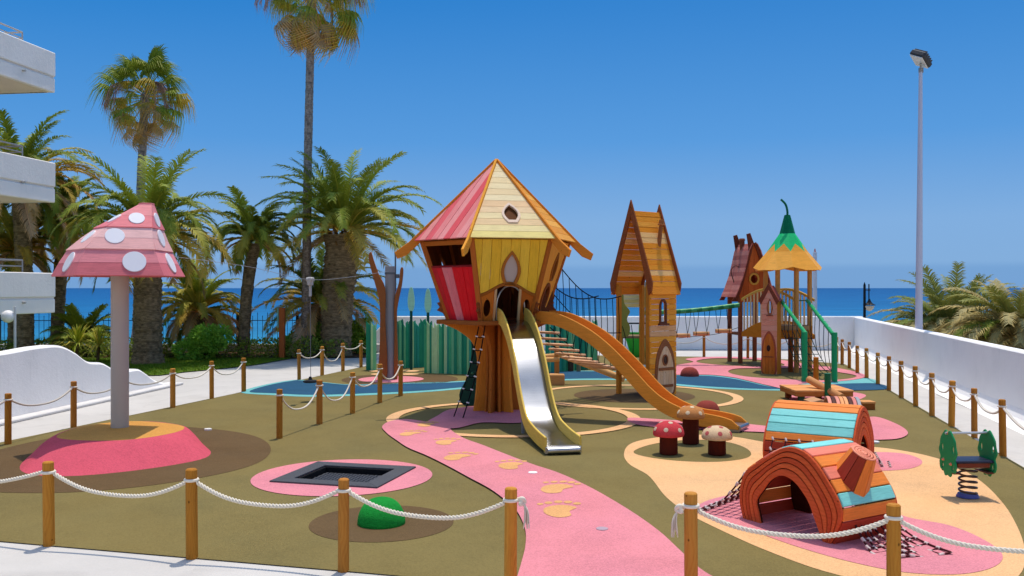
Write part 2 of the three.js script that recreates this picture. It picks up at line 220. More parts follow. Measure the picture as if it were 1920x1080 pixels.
// ------------------------------------------------------------------ white boundary walls
const WHITE = '#f6f4f1';
function along(name, label, category, x0, z0, x1, z1) { const o = thing(name, label, category, V(x0, 0, -z0), Math.atan2(z1 - z0, x1 - x0)); return [o, Math.hypot(x1 - x0, z1 - z0)]; }
{ // right-hand wall runs from near the viewer to the far corner; local x along it, playground on the local -z side seen from here
  const [w, L] = along('boundary_wall', 'long white rendered wall closing the playground on the right side', 'wall', 6.9, 4, 14.85, 39.75);
  mesh('wall_body', box(L, 1.45, .26, L / 2, .725, .13, .035, 0), mat(WHITE, 'plaster'), w);
  const g = new THREE.ExtrudeGeometry(poly([[0, 0], [.34, 0], [.25, .025], [.15, .07], [.07, .14], [.025, .22], [0, .32]]), { depth: L, bevelEnabled: false }); g.rotateY(PI / 2);
  mesh('skirting', flat(g), mat(WHITE, 'plaster'), w).position.z = -.002;
}
{ const [w, L] = along('boundary_wall', 'white rendered wall across the back with the sea beyond, its left end curving down', 'wall', -6.3, 39.9, 15.25, 39.9);
  mesh('wall_body', plate([[0, 0], ...spline([[0, .1], [.05, .55], [.35, .8], [.6, 1.05], [.9, 1.38], [1.3, 1.47]], 4, false).map(p => [p[0], p[1]]), [L, 1.47], [L, 0]], .26, 0, .03), mat(WHITE, 'plaster'), w); }
{ const [w] = along('garden_wall', 'low white garden wall on the left stepping down in waves', 'wall', -10.95, 13, -9.6, 25.8);
  const top = spline([[0, 1.4], [3, 1.42], [5.4, 1.4], [6.6, 1.45], [7.4, 1.42], [8.0, 1.22], [8.5, .98], [9.1, .9], [9.6, .72], [10.0, .62], [10.8, .6], [11.2, .45], [11.7, .22], [12.4, .07], [12.85, .04]], 5, false).map(p => [p[0], p[1]]);
  mesh('wall_body', plate([[0, 0], ...top, [12.87, 0]], .3, 0, .05), mat(WHITE, 'plaster'), w);
  mesh('kerb', box(12.6, .07, .3, 6.4, .035, .3, .02, 0), mat('#dedcda', 'concrete'), w); }
// ------------------------------------------------------------------ lawn, hedge, palms and other planting on the left, palms beyond the right wall
const leafMat = (hex, tr = .35, vc = 0) => cache['leaf' + hex + tr + vc] ??= new THREE.MeshPhysicalMaterial({ color: hex, vertexColors: !!vc, roughness: .55, transmission: tr, thickness: 0, side: THREE.DoubleSide, specularIntensity: .2 });
const FROND = { deep: leafMat('#8c9c38', .3, 1), green: leafMat('#aab846', .3, 1), light: leafMat('#ccc658', .3, 1), gold: leafMat('#e0c056', .3, 1), dry: leafMat('#d8b078', .2, 1), tan: leafMat('#ecc6a0', .2, 1), olive: leafMat('#a8ac5c', .3, 1), sage: leafMat('#ccbc80', .25, 1) };
{ const lawn = [[250, 706], [300, 705], [345, 699], [420, 692], [480, 685], [545, 673.5]].map(a => ground(...a));
  struct('lawn', flatShape([...lawn, [-8.2, 36], [-40, 36], [-40, 14], [-11.4, 14], [-10.2, 25.6]], .03), mat('#5f7a26', 'rubber', { map: texture(1024, 1024, (u, v) => { const m = fbm(u, v), g = nz(512)(u, v), g2 = nz(128, 128)(u, v); return [.7 + .6 * (m - .5) + .5 * (g - .5) + .2 * g2, .8 + .3 * (m - .5) + .5 * (g - .5), .6 + .4 * (g - .5)]; }, 5, 5) }));
  struct('planting_bed', flatShape([[-40, 34.6], [-9.5, 34.6], [-5.6, 35.4], [-5.6, 38.3], [-40, 38.3]], .045), mat('#5d4531', 'rubber'));
  // short blades of grass standing in the lawn
  const r = rng(77), blade = new THREE.BufferGeometry(); blade.setAttribute('position', new THREE.Float32BufferAttribute([-.008, 0, 0, .008, 0, 0, .01, .07, .02, .03, 0, .02, .045, 0, .02, .025, .06, -.02, -.04, 0, -.02, -.025, 0, -.02, -.05, .065, .01], 3)); blade.computeVertexNormals();
  const n = 16000, im = new THREE.InstancedMesh(blade, leafMat('#6f8d2c', .3), n), m4 = new THREE.Matrix4(), q = new THREE.Quaternion(), c = new THREE.Color(); let k = 0;
  const inside = (x, z) => { const [p0] = [lawn]; let zmin = 14; for (let i = 0; i < p0.length - 1; i++) if (x >= p0[i][0] && x <= p0[i + 1][0]) zmin = lerp(p0[i][1], p0[i + 1][1], (x - p0[i][0]) / (p0[i + 1][0] - p0[i][0])); if (x < p0[0][0]) zmin = 26; if (x > p0.at(-1)[0]) return false; return z > zmin + .05 && z < 34.8; };
  while (k < n) { const x = -20 + 12.5 * r(), z = 22 + 13 * r(); if (!inside(x, z)) continue; m4.compose(V(x, .03, -z), q.setFromAxisAngle(V(0, 1, 0), r() * 7), V(1 + r(), .6 + .6 * r(), 1 + r())); im.setMatrixAt(k, m4); im.setColorAt(k, c.setRGB(.8 + .5 * r(), .9 + .3 * r(), .5 + .4 * r())); k++; }
  im.name = 'grass'; tag(im, 'short green lawn grass between the garden wall and the hedge', 'grass', null, 'stuff'); scene.add(im);
}
// a feather frond: arching midrib in the local x,y plane, leaflets in a shallow V on both sides
function frondGeo(L, elev, bend, seed, leaf = .42, n = 46, ragged = .1) {
  const r = rng(seed), pos = [], P = []; let x = 0, y = 0, a = elev; const S = 14;
  for (let i = 0; i <= S; i++) { P.push([x, y, a]); const t = i / S; x += Math.cos(a) * L / S; y += Math.sin(a) * L / S; a -= bend / S * (.35 + 1.3 * t); a = Math.max(a, -1.5); }
  const sample = t => { const f = Math.min(S - 1e-4, t * S), i = Math.floor(f), w = f - i; return [lerp(P[i][0], P[i + 1][0], w), lerp(P[i][1], P[i + 1][1], w), lerp(P[i][2], P[i + 1][2], w)]; };
  for (let i = 0; i < S; i++) { const A = P[i], C = P[i + 1], w0 = .032 * (1 - i / S) + .006, w1 = .032 * (1 - (i + 1) / S) + .006;      // midrib, three-sided
    const q = (p, w) => [[p[0], p[1] - w * .6, -w], [p[0], p[1] - w * .6, w], [p[0], p[1] + w, 0]], a0 = q(A, w0), a1 = q(C, w1); for (let k = 0; k < 3; k++) { const m = (k + 1) % 3; pos.push(...a0[k], ...a0[m], ...a1[m], ...a0[k], ...a1[m], ...a1[k]); } }
  for (let i = 0; i < n; i++) for (const s of [-1, 1]) {
    if (r() < ragged) continue; const t = .12 + .88 * (i + r() * .6) / n, [px, py, an] = sample(Math.min(t, .999)), len = leaf * (.35 + .65 * Math.sin(Math.min(1, (t - .05) * 1.15) * PI * .78 + .25)) * (.85 + .3 * r());
    const fwd = lerp(.5, .92, t) + .2 * (r() - .5), up = .42 - .25 * t + .25 * (r() - .5), dx = Math.cos(an), dy = Math.sin(an), nx = -dy, ny = dx, out = s * Math.sqrt(Math.max(.1, 1 - fwd * fwd * .5));
    const D = V(dx * fwd + nx * up, dy * fwd + ny * up, out).normalize(), w = .024 + .008 * r(), W = V(dx, dy, 0).multiplyScalar(w), b = V(px, py, 0), mid = b.clone().addScaledVector(D, len * .55), tip = b.clone().addScaledVector(D, len).add(V(0, -len * (.16 + .2 * r()), 0));
    const b0 = b.clone().sub(W), b1 = b.clone().add(W), m0 = mid.clone().addScaledVector(W, -.8), m1 = mid.clone().addScaledVector(W, .8);
    for (const v of [b0, b1, m1, b0, m1, m0, m0, m1, tip]) pos.push(v.x, v.y, v.z);
  }
  const g = new THREE.BufferGeometry(); g.setAttribute('position', new THREE.Float32BufferAttribute(pos, 3)); g.computeVertexNormals();
  const nr = S * 18, col = []; for (let i = 0; i < pos.length / 3; i++) i < nr ? col.push(1.5, 1.35, 1.3) : (i - nr) % 9 > 6 ? col.push(1.25, 1.1, .8) : col.push(.95, .97, .95);
  g.setAttribute('color', new THREE.Float32BufferAttribute(col.map(c => Math.min(c, 1.6) / 1.6 * 1.25), 3)); return g;
}
function trunkGeo(h, r0, r1, seed, scale = .2, lean = [0, 0], top = 1.15, relief = .05, flare = 0) {        // leaf-base scales in crossing spirals
  const r = rng(seed), nu = 40, nv = Math.max(24, Math.round(h * 14)), cell = Math.max(8, Math.round(2 * PI * r0 / scale)), pos = [], uv = [], ix = [];
  for (let j = 0; j <= nv; j++) for (let i = 0; i <= nu; i++) { const t = j / nv, y = t * h, th = i / nu * 2 * PI; const row = y / (scale * .55), k = Math.floor(row), ph = i / nu * cell + (k % 2) * .5; const dx = Math.abs(ph - Math.round(ph)) * 2, f = row - k;
    const bump = relief * ((1 - f) * (1 - dx * .75)) + relief * .5 * (nz(16)(i % nu / nu, j / nv) - .5), rad = lerp(r0, r1, t) * (t > .88 ? lerp(1, top, (t - .88) / .12) : 1) + flare * Math.exp(-y / .45) + bump; const lx = lean[0] * t * t, lz = lean[1] * t * t; pos.push(Math.cos(th) * rad + lx, y, Math.sin(th) * rad + lz); uv.push(i / nu * 2 * Math.round(PI * r0 * 2 / 2 + .5), y); }
  for (let j = 0; j < nv; j++) for (let i = 0; i < nu; i++) { const a = j * (nu + 1) + i, b = a + nu + 1; ix.push(a, b, a + 1, a + 1, b, b + 1); }
  const g = new THREE.BufferGeometry(); g.setAttribute('position', new THREE.Float32BufferAttribute(pos, 3)); g.setAttribute('uv', new THREE.Float32BufferAttribute(uv, 2)); g.setIndex(ix); g.computeVertexNormals(); return g;
}
const frondSets = {};
function frondSet(L, leaf, droop, ragged) { const key = [L, leaf, droop, ragged].join(); return frondSets[key] ??= [78, 62, 46, 30, 12, -8, -30].map((e, i) => [0, 1].map(s => frondGeo(L * (i > 4 ? .9 : 1) * (s ? .92 : 1), R(e), droop * [.75, 1.15, 1.35, 1.4, 1.25, 1.0, .7][i] * (s ? 1.15 : .95), 100 + i * 7 + s * 3 + Math.round(L * 10), leaf, 60, ragged))); }
const N_OF = [9, 13, 15, 15, 14, 12, 8];
function featherPalm(label, base, o) {                                               // date palm: scaly trunk, feather fronds each a part
  const p = thing('palm_tree', label, 'palm tree', base, 0, o.group), r = rng(o.seed), sets = frondSet(o.L, o.leaf ?? .45, o.droop ?? 1.35, o.ragged ?? .08);
  if (o.h > .1) mesh('trunk', trunkGeo(o.h, o.r0, o.r1 ?? o.r0 * .9, o.seed, o.scale ?? .22, o.lean, o.flareTop ?? 1.2, o.relief ?? .06, o.flare ?? .06), mat(o.bark ?? '#a08868', 'bark'), p);
  const top = V(o.lean?.[0] ?? 0, o.h, o.lean?.[1] ?? 0), mats = o.mats ?? [FROND.green, FROND.green, FROND.green, FROND.green, FROND.light, FROND.gold, FROND.dry];
  N_OF.forEach((n, i) => { const m = Math.round(n * (o.full ?? 1) * (o.rows?.[i] ?? 1)); for (let k = 0; k < m; k++) {
    const f = mesh('frond', sets[i][Math.floor(r() * 2)], r() < .25 ? mats[Math.min(6, i + 1)] : r() < .2 ? FROND.deep : mats[i], p), az = (k + r() * .8) / m * 2 * PI + i * 1.7;
    f.position.copy(top).add(V(Math.cos(az) * (o.r1 ?? o.r0) * .5, .1 + .12 * (6 - i) * (o.r0 + .2) * .6, -Math.sin(az) * (o.r1 ?? o.r0) * .5)); f.rotation.set((r() - .5) * .5, az, (r() - .5) * .22, 'YXZ'); const s = .85 + .3 * r(); f.scale.set(s, s, s); } });
  if (o.boots) { const g = []; for (let k = 0; k < o.boots; k++) { const a = k * 2.4, y = -.75 + .9 * k / o.boots, b = V(Math.cos(a) * o.r0 * .95, y, Math.sin(a) * o.r0 * .95); g.push(rod(b, b.clone().add(V(Math.cos(a) * .32, .3, Math.sin(a) * .32)), .07, .035, 5)); } const m = mesh('leaf_base', g, mat('#9a7444', 'bark'), p); m.position.copy(top); tag(m, null, null, null, 'stuff'); }
  return p;
}
function fanGeo(seed, droop, rad = .75) {                                            // fan leaf on a stalk along local x: folded segments with hanging tips
  const r = rng(seed), pos = [], n = 26, st = 1.35, quad = (a, b, c, d) => pos.push(...a.toArray(), ...b.toArray(), ...c.toArray(), ...a.toArray(), ...c.toArray(), ...d.toArray());
  quad(V(0, 0, -.022), V(0, 0, .022), V(st, -.12, .014), V(st, -.12, -.014)); quad(V(0, .03, 0), V(0, -.02, 0), V(st, -.14, 0), V(st, -.1, 0));
  for (let i = 0; i < n; i++) { const a = lerp(-2.0, 2.0, i / (n - 1)), l = rad * (1 - .25 * Math.abs(a) / 2) * (.85 + .3 * r()), d = V(Math.cos(a), -.12 - .1 * Math.abs(a), Math.sin(a)).normalize(), w = V(-Math.sin(a), .3 * (i % 2 ? 1 : -1), Math.cos(a)).multiplyScalar(.035), o = V(st, -.13, 0);
    const m = o.clone().addScaledVector(d, l * .62), e = o.clone().addScaledVector(d, l * .86).add(V(0, -droop * l * .22, 0)), t = e.clone().add(V(d.x * l * .08, -droop * l * (.45 + .4 * r()), d.z * l * .08));
    quad(o.clone().addScaledVector(w, -.2), o.clone().addScaledVector(w, .2), m.clone().add(w), m.clone().sub(w)); quad(m.clone().sub(w), m.clone().add(w), e.clone().addScaledVector(w, .45), e.clone().addScaledVector(w, -.45)); quad(e.clone().addScaledVector(w, -.45), e.clone().addScaledVector(w, .45), t.clone().addScaledVector(w, .1), t.clone().addScaledVector(w, -.1)); }
  const g = new THREE.BufferGeometry(); g.setAttribute('position', new THREE.Float32BufferAttribute(pos, 3)); g.computeVertexNormals(); const col = []; for (let i = 0; i < pos.length / 3; i++) i < 12 ? col.push(1, .9, .7) : (i - 12) % 18 > 11 ? col.push(1, .9, .6) : col.push(.7, .74, .66); g.setAttribute('color', new THREE.Float32BufferAttribute(col, 3)); return g;
}
const fans = [0, 1, 2, 3, 4].map(i => fanGeo(300 + i, .8 + .25 * i));
function fanPalm(label, base, o) {                                                    // tall fan palm: thin trunk, round head of fans, dry skirt and flower stalks
  const p = thing('palm_tree', label, 'palm tree', base), r = rng(o.seed), top = V(o.lean[0], o.h, 0);
  mesh('trunk', trunkGeo(o.h, o.r0, o.r1, o.seed, .3, o.lean, 1.25, .02, o.flare), mat('#baa89b', 'bark'), p);
  for (let k = 0; k < o.n; k++) { const t = k / o.n, el = lerp(1.3, -.95, t ** 1.15) + (r() - .5) * .5 - (k > o.n - o.low ? .3 : 0), f = mesh('fan_leaf', fans[Math.floor(r() * 3) + (t > .5 ? 2 : 0)], t > .8 ? (r() < .35 ? FROND.tan : r() < .5 ? FROND.dry : FROND.gold) : t > .45 ? (r() < .3 ? FROND.light : r() < .4 ? FROND.gold : FROND.green) : r() < .6 ? FROND.deep : FROND.green, p), az = k * 2.39996 + r() * .3;
    f.position.copy(top).add(V(Math.cos(az) * .1, lerp(.4, -.5, t) - (k > o.n - o.low ? .1 : 0), -Math.sin(az) * .1)); f.rotation.set((r() - .5) * .8, az, el, 'YXZ'); const s = o.s * (.6 + .55 * r()); f.scale.set(s, s, s * (.6 + .45 * r())); }
  for (let k = 0; k < o.stalks; k++) { const az = k * 2.1 + r(), L = o.s * (1.5 + .5 * r()), c = V(Math.cos(az), 0, Math.sin(az)), pts = [V(0, .1, 0), c.clone().multiplyScalar(L * .45).add(V(0, .5 * o.s, 0)), c.clone().multiplyScalar(L * .85).add(V(0, .1, 0)), c.clone().multiplyScalar(L).add(V(0, -.75 * o.s, 0))], g = [tube(pts, .018, 12, 4)], cv = new THREE.CatmullRomCurve3(pts);
    for (let i = 0; i < 46; i++) { const q = cv.getPoint(.3 + .7 * i / 46), d = V((r() - .5) * .3, -.22 - .4 * r(), (r() - .5) * .3); g.push(new THREE.BufferGeometry().setAttribute('position', new THREE.Float32BufferAttribute([q.x - .008, q.y, q.z, q.x + .008, q.y, q.z + .006, q.x + d.x, q.y + d.y, q.z + d.z], 3))); }
    g.slice(1).forEach(a => a.computeVertexNormals()); mesh('flower_stalk', g, mat('#b98f78', 'rope', { side: THREE.DoubleSide }), p).position.copy(top); }
  return p;
}
const palmAt = (px, Z) => V((px - 960) / FOC * Z, .03, -Z);
fanPalm('tallest slender fan palm whose head is cut by the top edge of the picture', palmAt(574, 36.2), { seed: 11, h: 14.55, r0: .175, r1: .14, flare: .36, lean: [.25, 0], n: 88, s: 1.12, stalks: 26, low: 12 });
fanPalm('tall fan palm with a round shaggy head above the mushroom parasol', palmAt(258, 41), { seed: 12, h: 11.35, r0: .2, r1: .16, flare: .2, lean: [.35, 0], n: 80, s: .92, stalks: 26, low: 9 });
featherPalm('stout date palm directly behind the mushroom parasol', palmAt(277, 32.4), { seed: 21, h: 4.3, r0: .43, r1: .45, L: 3.15, leaf: .5, droop: 1.6, flare: .1, relief: .09, mats: [FROND.green, FROND.green, FROND.green, FROND.light, FROND.gold, FROND.gold, FROND.dry], rows: [1, 1, 1, 1, 1, .7, .4], boots: 30, full: 1.05 });
featherPalm('largest date palm with a thick scaly trunk beside the tall slender palm', palmAt(630, 36.0), { seed: 22, h: 4.75, r0: .52, r1: .66, L: 3.5, leaf: .5, droop: 1.2, lean: [.35, 0], flare: .04, boots: 34, full: 1.15, relief: .1, rows: [1.2, 1.15, 1.1, 1, .8, .45, .2] });
featherPalm('slim date palm with a thin leaning trunk left of the tall slender palm', palmAt(457, 35.6), { seed: 23, h: 4.4, r0: .2, r1: .23, L: 2.0, leaf: .34, droop: 1.6, lean: [.4, 0], scale: .14, relief: .03, full: .7, rows: [1, 1, 1, 1, .8, .5, .3] });
featherPalm('low date palm half hidden behind the tall slender trunk with straw coloured lower fronds', palmAt(602, 37.4), { seed: 24, h: 1.9, r0: .34, L: 2.9, leaf: .4, droop: 1.25, full: .7, mats: [FROND.green, FROND.deep, FROND.deep, FROND.light, FROND.gold, FROND.dry, FROND.tan] });
featherPalm('low bushy date palm above the big round shrub', palmAt(372, 36.6), { seed: 25, h: 1.6, r0: .26, L: 2.2, leaf: .36, droop: 1.25, full: .8, mats: [FROND.green, FROND.green, FROND.light, FROND.light, FROND.gold, FROND.dry, FROND.tan] });
featherPalm('tall date palm whose head rises between the upper balconies', palmAt(48, 35), { seed: 26, h: 6.5, r0: .26, r1: .3, L: 3.1, leaf: .42, droop: 1.35, lean: [-.2, 0], full: .95, mats: [FROND.green, FROND.green, FROND.light, FROND.gold, FROND.gold, FROND.dry, FROND.tan] });
featherPalm('dark headed palm with a thin trunk just left of the mushroom parasol', palmAt(107, 37), { seed: 27, h: 5.2, r0: .24, r1: .26, L: 2.2, leaf: .36, droop: 1.5, lean: [.35, 0], full: .8, scale: .16, relief: .03, mats: [FROND.deep, FROND.deep, FROND.deep, FROND.green, FROND.green, FROND.gold, FROND.dry] });
featherPalm('yellow green palm at the left edge behind the lowest balcony', palmAt(28, 36), { seed: 28, h: 4.0, r0: .24, r1: .27, L: 2.2, leaf: .38, droop: 1.2, full: .85, scale: .16, relief: .03, mats: [FROND.light, FROND.light, FROND.light, FROND.gold, FROND.gold, FROND.gold, FROND.dry] });
featherPalm('small trunkless palm clump in front of the iron fence on the left', palmAt(155, 36.4), { seed: 29, h: .35, r0: .2, L: 1.5, leaf: .36, droop: .9, full: .75, rows: [1, 1, 1, 1, .8, .3, 0], mats: [FROND.green, FROND.deep, FROND.green, FROND.green, FROND.gold, FROND.dry, FROND.dry] });
const lowSpot = (px, Z) => V((px - 960) / FOC * Z, -3, -Z), DUSTY = [FROND.sage, FROND.olive, FROND.sage, FROND.sage, FROND.sage, FROND.dry, FROND.tan];
featherPalm('dusty palm beyond the right wall directly behind the floodlight pole', lowSpot(1785, 40.5), { seed: 31, h: 3.2, r0: .4, r1: .46, L: 3.35, leaf: .52, droop: 1.1, full: 1.7, rows: [.9, 1.1, 1.3, 1.4, 1.4, 1.2, .8], mats: [FROND.olive, FROND.olive, FROND.olive, FROND.sage, FROND.sage, FROND.sage, FROND.dry] });
featherPalm('straw coloured palm beyond the right wall at the right edge of the picture', lowSpot(1905, 31), { seed: 32, h: 3.75, r0: .24, r1: .3, L: 2.6, leaf: .44, droop: 1.25, full: 1.4, rows: [.5, .7, 1, 1.2, 1.2, 1, .8], mats: DUSTY });

// leafy shrubs and hedge: many small leaves spread through clumps
function foliage(clumps, n, size, seed) {
  const r = rng(seed), pos = [], tot = clumps.reduce((s, c) => s + c[3] * c[4], 0);
  for (const [cx, cy, cz, rx, ry, rz] of clumps) { const m = Math.round(n * rx * ry / tot); for (let i = 0; i < m; i++) { const a = r() * 2 * PI, u = 2 * r() - 1, k = .55 + .5 * Math.sqrt(r()), q = Math.sqrt(1 - u * u), c = V(cx + rx * k * q * Math.cos(a), cy + ry * k * u, cz + rz * k * q * Math.sin(a)); if (c.y < .03) continue;
    const d = V(q * Math.cos(a) + (r() - .5) * 1.2, u * .6 + .5 * (r() - .2), q * Math.sin(a) + (r() - .5) * 1.2).normalize(), s = V(r() - .5, r() - .5, r() - .5).cross(d).normalize(), l = size * (.7 + .7 * r()), w = l * .28, A = c, Bp = c.clone().addScaledVector(d, l), p1 = c.clone().addScaledVector(d, l * .5).addScaledVector(s, w), p2 = c.clone().addScaledVector(d, l * .5).addScaledVector(s, -w);
    for (const v of [A, p1, Bp, A, Bp, p2]) pos.push(v.x, v.y, v.z); } }
  const g = new THREE.BufferGeometry(); g.setAttribute('position', new THREE.Float32BufferAttribute(pos, 3)); g.computeVertexNormals(); return g;
}
function shrub(label, px, Z, w, h, n, hex, seed, size = .12) {
  const p = thing('shrub', label, 'shrub', palmAt(px, Z)), r = rng(seed), cl = []; for (let i = 0; i < 24; i++) { const a = r() * 7, k = Math.sqrt(r()) * .8 * w / 2, q = .12 + .12 * r(); cl.push([Math.cos(a) * k, h * (.2 + .66 * r() * (1 - .7 * (k / w * 2) ** 2)), Math.sin(a) * k, w * q, h * q * 1.1, w * q]); }
  mesh('foliage', foliage(cl, n, size, seed), leafMat(hex, .3), p); mesh('stem', [0, 1, 2, 3, 4].map(i => rod(V(0, 0, 0), V(Math.cos(i * 1.3) * w * .2, h * .6, Math.sin(i * 1.3) * w * .2), .025, .012, 6)), mat('#5a4634', 'bark'), p); return p;
}
shrub('big round green shrub in the hedge below the low bushy palm', 385, 34.4, 1.9, 1.45, 5200, '#93c44a', 51);
shrub('shrub against the left flank of the tall slender trunk', 552, 36.4, 1.1, .95, 2200, '#90bc42', 52);
shrub('bright green shrub between the two thick palm trunks', 594, 36.9, 1.2, 1.25, 2600, '#a2c848', 53);
shrub('tall yellow green shrub between the largest palm and the green slat screen', 672, 37.2, 1.25, 1.6, 3600, '#9ebc48', 54);
{ const h = thing('hedge', 'long low clipped hedge in front of the iron fence', 'hedge', V(-20, .03, -35.4)), cl = [], r = rng(61); for (let x = -12; x < 13.6; x += .42) cl.push([x, .28 + .05 * r(), (r() - .5) * .12, .36, .34 + .08 * r(), .4]);
  mesh('foliage', foliage(cl, 15000, .11, 62), leafMat('#98a844', .3), h); mesh('stem', cl.filter((_, i) => i % 2).map(c => rod(V(c[0], 0, 0), V(c[0] + .05, .35, 0), .02, .012, 5)), mat('#5a4634', 'bark'), h); }
function yucca(label, px, Z, seed, s) {
  const p = thing('spiky_plant', label, 'plant', palmAt(px, Z)), r = rng(seed); mesh('stem', rod(V(0, 0, 0), V(.05, .55 * s, 0), .06, .05, 8), mat('#7a6248', 'bark'), p);
  const blade = (L, el, az, x, y) => { const d = V(Math.cos(az) * Math.cos(el), Math.sin(el), Math.sin(az) * Math.cos(el)), w = V(-Math.sin(az), 0, Math.cos(az)).multiplyScalar(.028), o = V(x, y, 0), m = o.clone().addScaledVector(d, L * .6).add(V(0, .02, 0)), t = o.clone().addScaledVector(d, L).add(V(0, -.18 * L, 0)); return [o.clone().addScaledVector(w, -.5), o.clone().addScaledVector(w, .5), m.clone().add(w), o.clone().addScaledVector(w, -.5), m.clone().add(w), m.clone().sub(w), m.clone().sub(w), m.clone().add(w), t].flatMap(v => v.toArray()); };
  const green = [], gold = []; for (let i = 0; i < 90; i++) (r() < .45 ? gold : green).push(...blade(s * (.6 + .35 * r()), lerp(-.5, 1.45, r()), i * 2.4, .05, .5 * s + .12 * r()));
  for (const [list, m] of [[green, '#a9b53c'], [gold, '#dccb5a']]) { const g = new THREE.BufferGeometry(); g.setAttribute('position', new THREE.Float32BufferAttribute(list, 3)); g.computeVertexNormals(); mesh('leaves', g, leafMat(m, .35), p); }
}
yucca('spiky yellow green plant on the left of a pair behind the garden wall', 143, 33.6, 71, 1.15);
yucca('spiky yellow green plant on the right of a pair, next to the mushroom pole', 183, 33.2, 72, 1.05);

// iron fence on a low kerb along the cliff edge, lamps and posts behind
{ const w = thing('kerb_wall', 'low pale kerb wall carrying the iron fence', 'wall', V(-20, 0, -38.4)); mesh('wall_body', box(29, .36, .3, .1, .18, 0, .03, 0), mat('#d8d4cf', 'plaster'), w);
  const f = thing('iron_fence', 'black iron fence with spiked bars along the sea edge on the left', 'fence', V(-20, .36, -38.4)), steel = mat('#1c2024', 'iron');
  for (let x = -14; x <= 14.3; x += 2.5) mesh('fence_post', [box(.11, 1.3, .11, x, .65, 0), rod(V(x, 1.3, 0), V(x, 1.36, 0), .05, .05, 8)], steel, f);
  for (let x = -14; x < 12; x += 2.5) { const g = []; for (let k = 1; k < 12; k++) { const b = x + k * 2.5 / 12; g.push(rod(V(b, .06, 0), V(b, k % 2 ? 1.12 : 1.24, 0), .011, .011, 5, .001), rod(V(b, k % 2 ? 1.12 : 1.24, 0), V(b, k % 2 ? 1.2 : 1.34, 0), .018, .002, 4, .001)); } tag(mesh('fence_bars', g, steel, f), null, null, null, 'stuff'); mesh('rail', [box(2.39, .03, .02, x + 1.25, .12, 0), box(2.39, .03, .02, x + 1.25, .98, 0)], steel, f); } }
{ const b = at(529, 672, 35); const s = thing('marker_post', 'reddish brown wooden post with a pale green board on its side by the hedge', 'post', V(b.x, 0, b.z)); mesh('post', box(.21, 1.95, .21, 0, .975, 0, .02), mat('#a85a2e', 'timber'), s); mesh('board', box(.05, .72, .2, -.14, 1.55, 0), mat('#7fae9a'), s); }
{ const b = V((28 - 960) / FOC * 22.5, 0, -22.5), l = thing('globe_lamp', 'white globe lamp on a thin pole below the balconies', 'lamp', b); mesh('pole', rod(V(0, 0, 0), V(0, 2.25, 0), .03, .03, 12), mat('#c9c9c9', 'iron'), l); mesh('arm', rod(V(0, 2.1, 0), V(-.13, 2.02, 0), .02), mat('#c9c9c9', 'iron'), l); const g = new THREE.SphereGeometry(.155, 24, 16); g.translate(-.16, 2.0, .02); mesh('globe', flat(g), mat('#f2f0ee', 'plastic'), l); }
{ const Z = 46, l = thing('street_lamp', 'old fashioned black street lamp hanging its shade over the wall by the sea', 'street lamp', lowSpot(1621, Z)), k = mat('#15191d', 'iron'); mesh('pole', [rod(V(0, 0, 0), V(0, 5.85, 0), .09, .06), rod(V(0, 5.85, 0), V(0, 6.0, 0), .06, .01, 8)], k, l); mesh('arm', [rod(V(0, 5.6, 0), V(.3, 5.6, 0), .025), rod(V(.22, 5.9, 0), V(.22, 5.0, 0), .03)], k, l);
  const s = lathe([[.04, 5.2], [.1, 5.05], [.16, 4.98], [.3, 4.9], [.3, 4.88], [.0, 4.9]], 20); s.translate(.24, -.05, 0); mesh('lamp_shade', s, k, l); const g = lathe([[.0, 4.58], [.14, 4.64], [.22, 4.76], [.24, 4.85], [0, 4.85]], 20); g.translate(.24, -.05, 0); mesh('lantern_glass', g, mat('#c9bfae', 'plastic'), l); }
{ const Z = 46, l = thing('flag_mast', 'thin white mast far behind the flower roofed pavilion', 'mast', lowSpot(1528, Z)); mesh('pole', rod(V(0, 0, 0), V(0, 7.5, 0), .13, .1), mat('#c6cad2', 'iron'), l); mesh('mast_cap', rod(V(0, 7.5, 0), V(0, 7.68, 0), .06, .03), mat('#b98a8a', 'iron'), l); }
{ const Z = 28.4, b = V((1722 - 960) / FOC * Z, -.3, -Z), l = thing('floodlight', 'tall pale floodlight pole standing behind the right wall', 'floodlight', b), g = mat('#c3c3cf', 'iron');
  mesh('pole', rod(V(0, 0, 0), V(.07, 9.7, 0), .125, .055, 20), g, l); mesh('bracket', [box(.12, .16, .1, .08, 9.75, 0), rod(V(.08, 9.7, 0), V(.02, 9.95, .1), .03)], mat('#8d8a85', 'iron'), l);
  const h = new THREE.Group(); h.name = 'lamp_head'; h.position.set(.02, 10.05, .05); h.rotation.set(.5, .55, -.75); h.scale.setScalar(1.25); l.add(h); mesh('housing', [box(.52, .16, .42, 0, .05, 0, .04), ...[-.18, -.09, 0, .09, .18].map(x => box(.02, .06, .36, x, .15, 0))], mat('#3c3d40', 'iron'), h); mesh('lamp_glass', box(.46, .02, .36, 0, -.035, 0), mat('#c9c8c4', 'plastic'), h); }
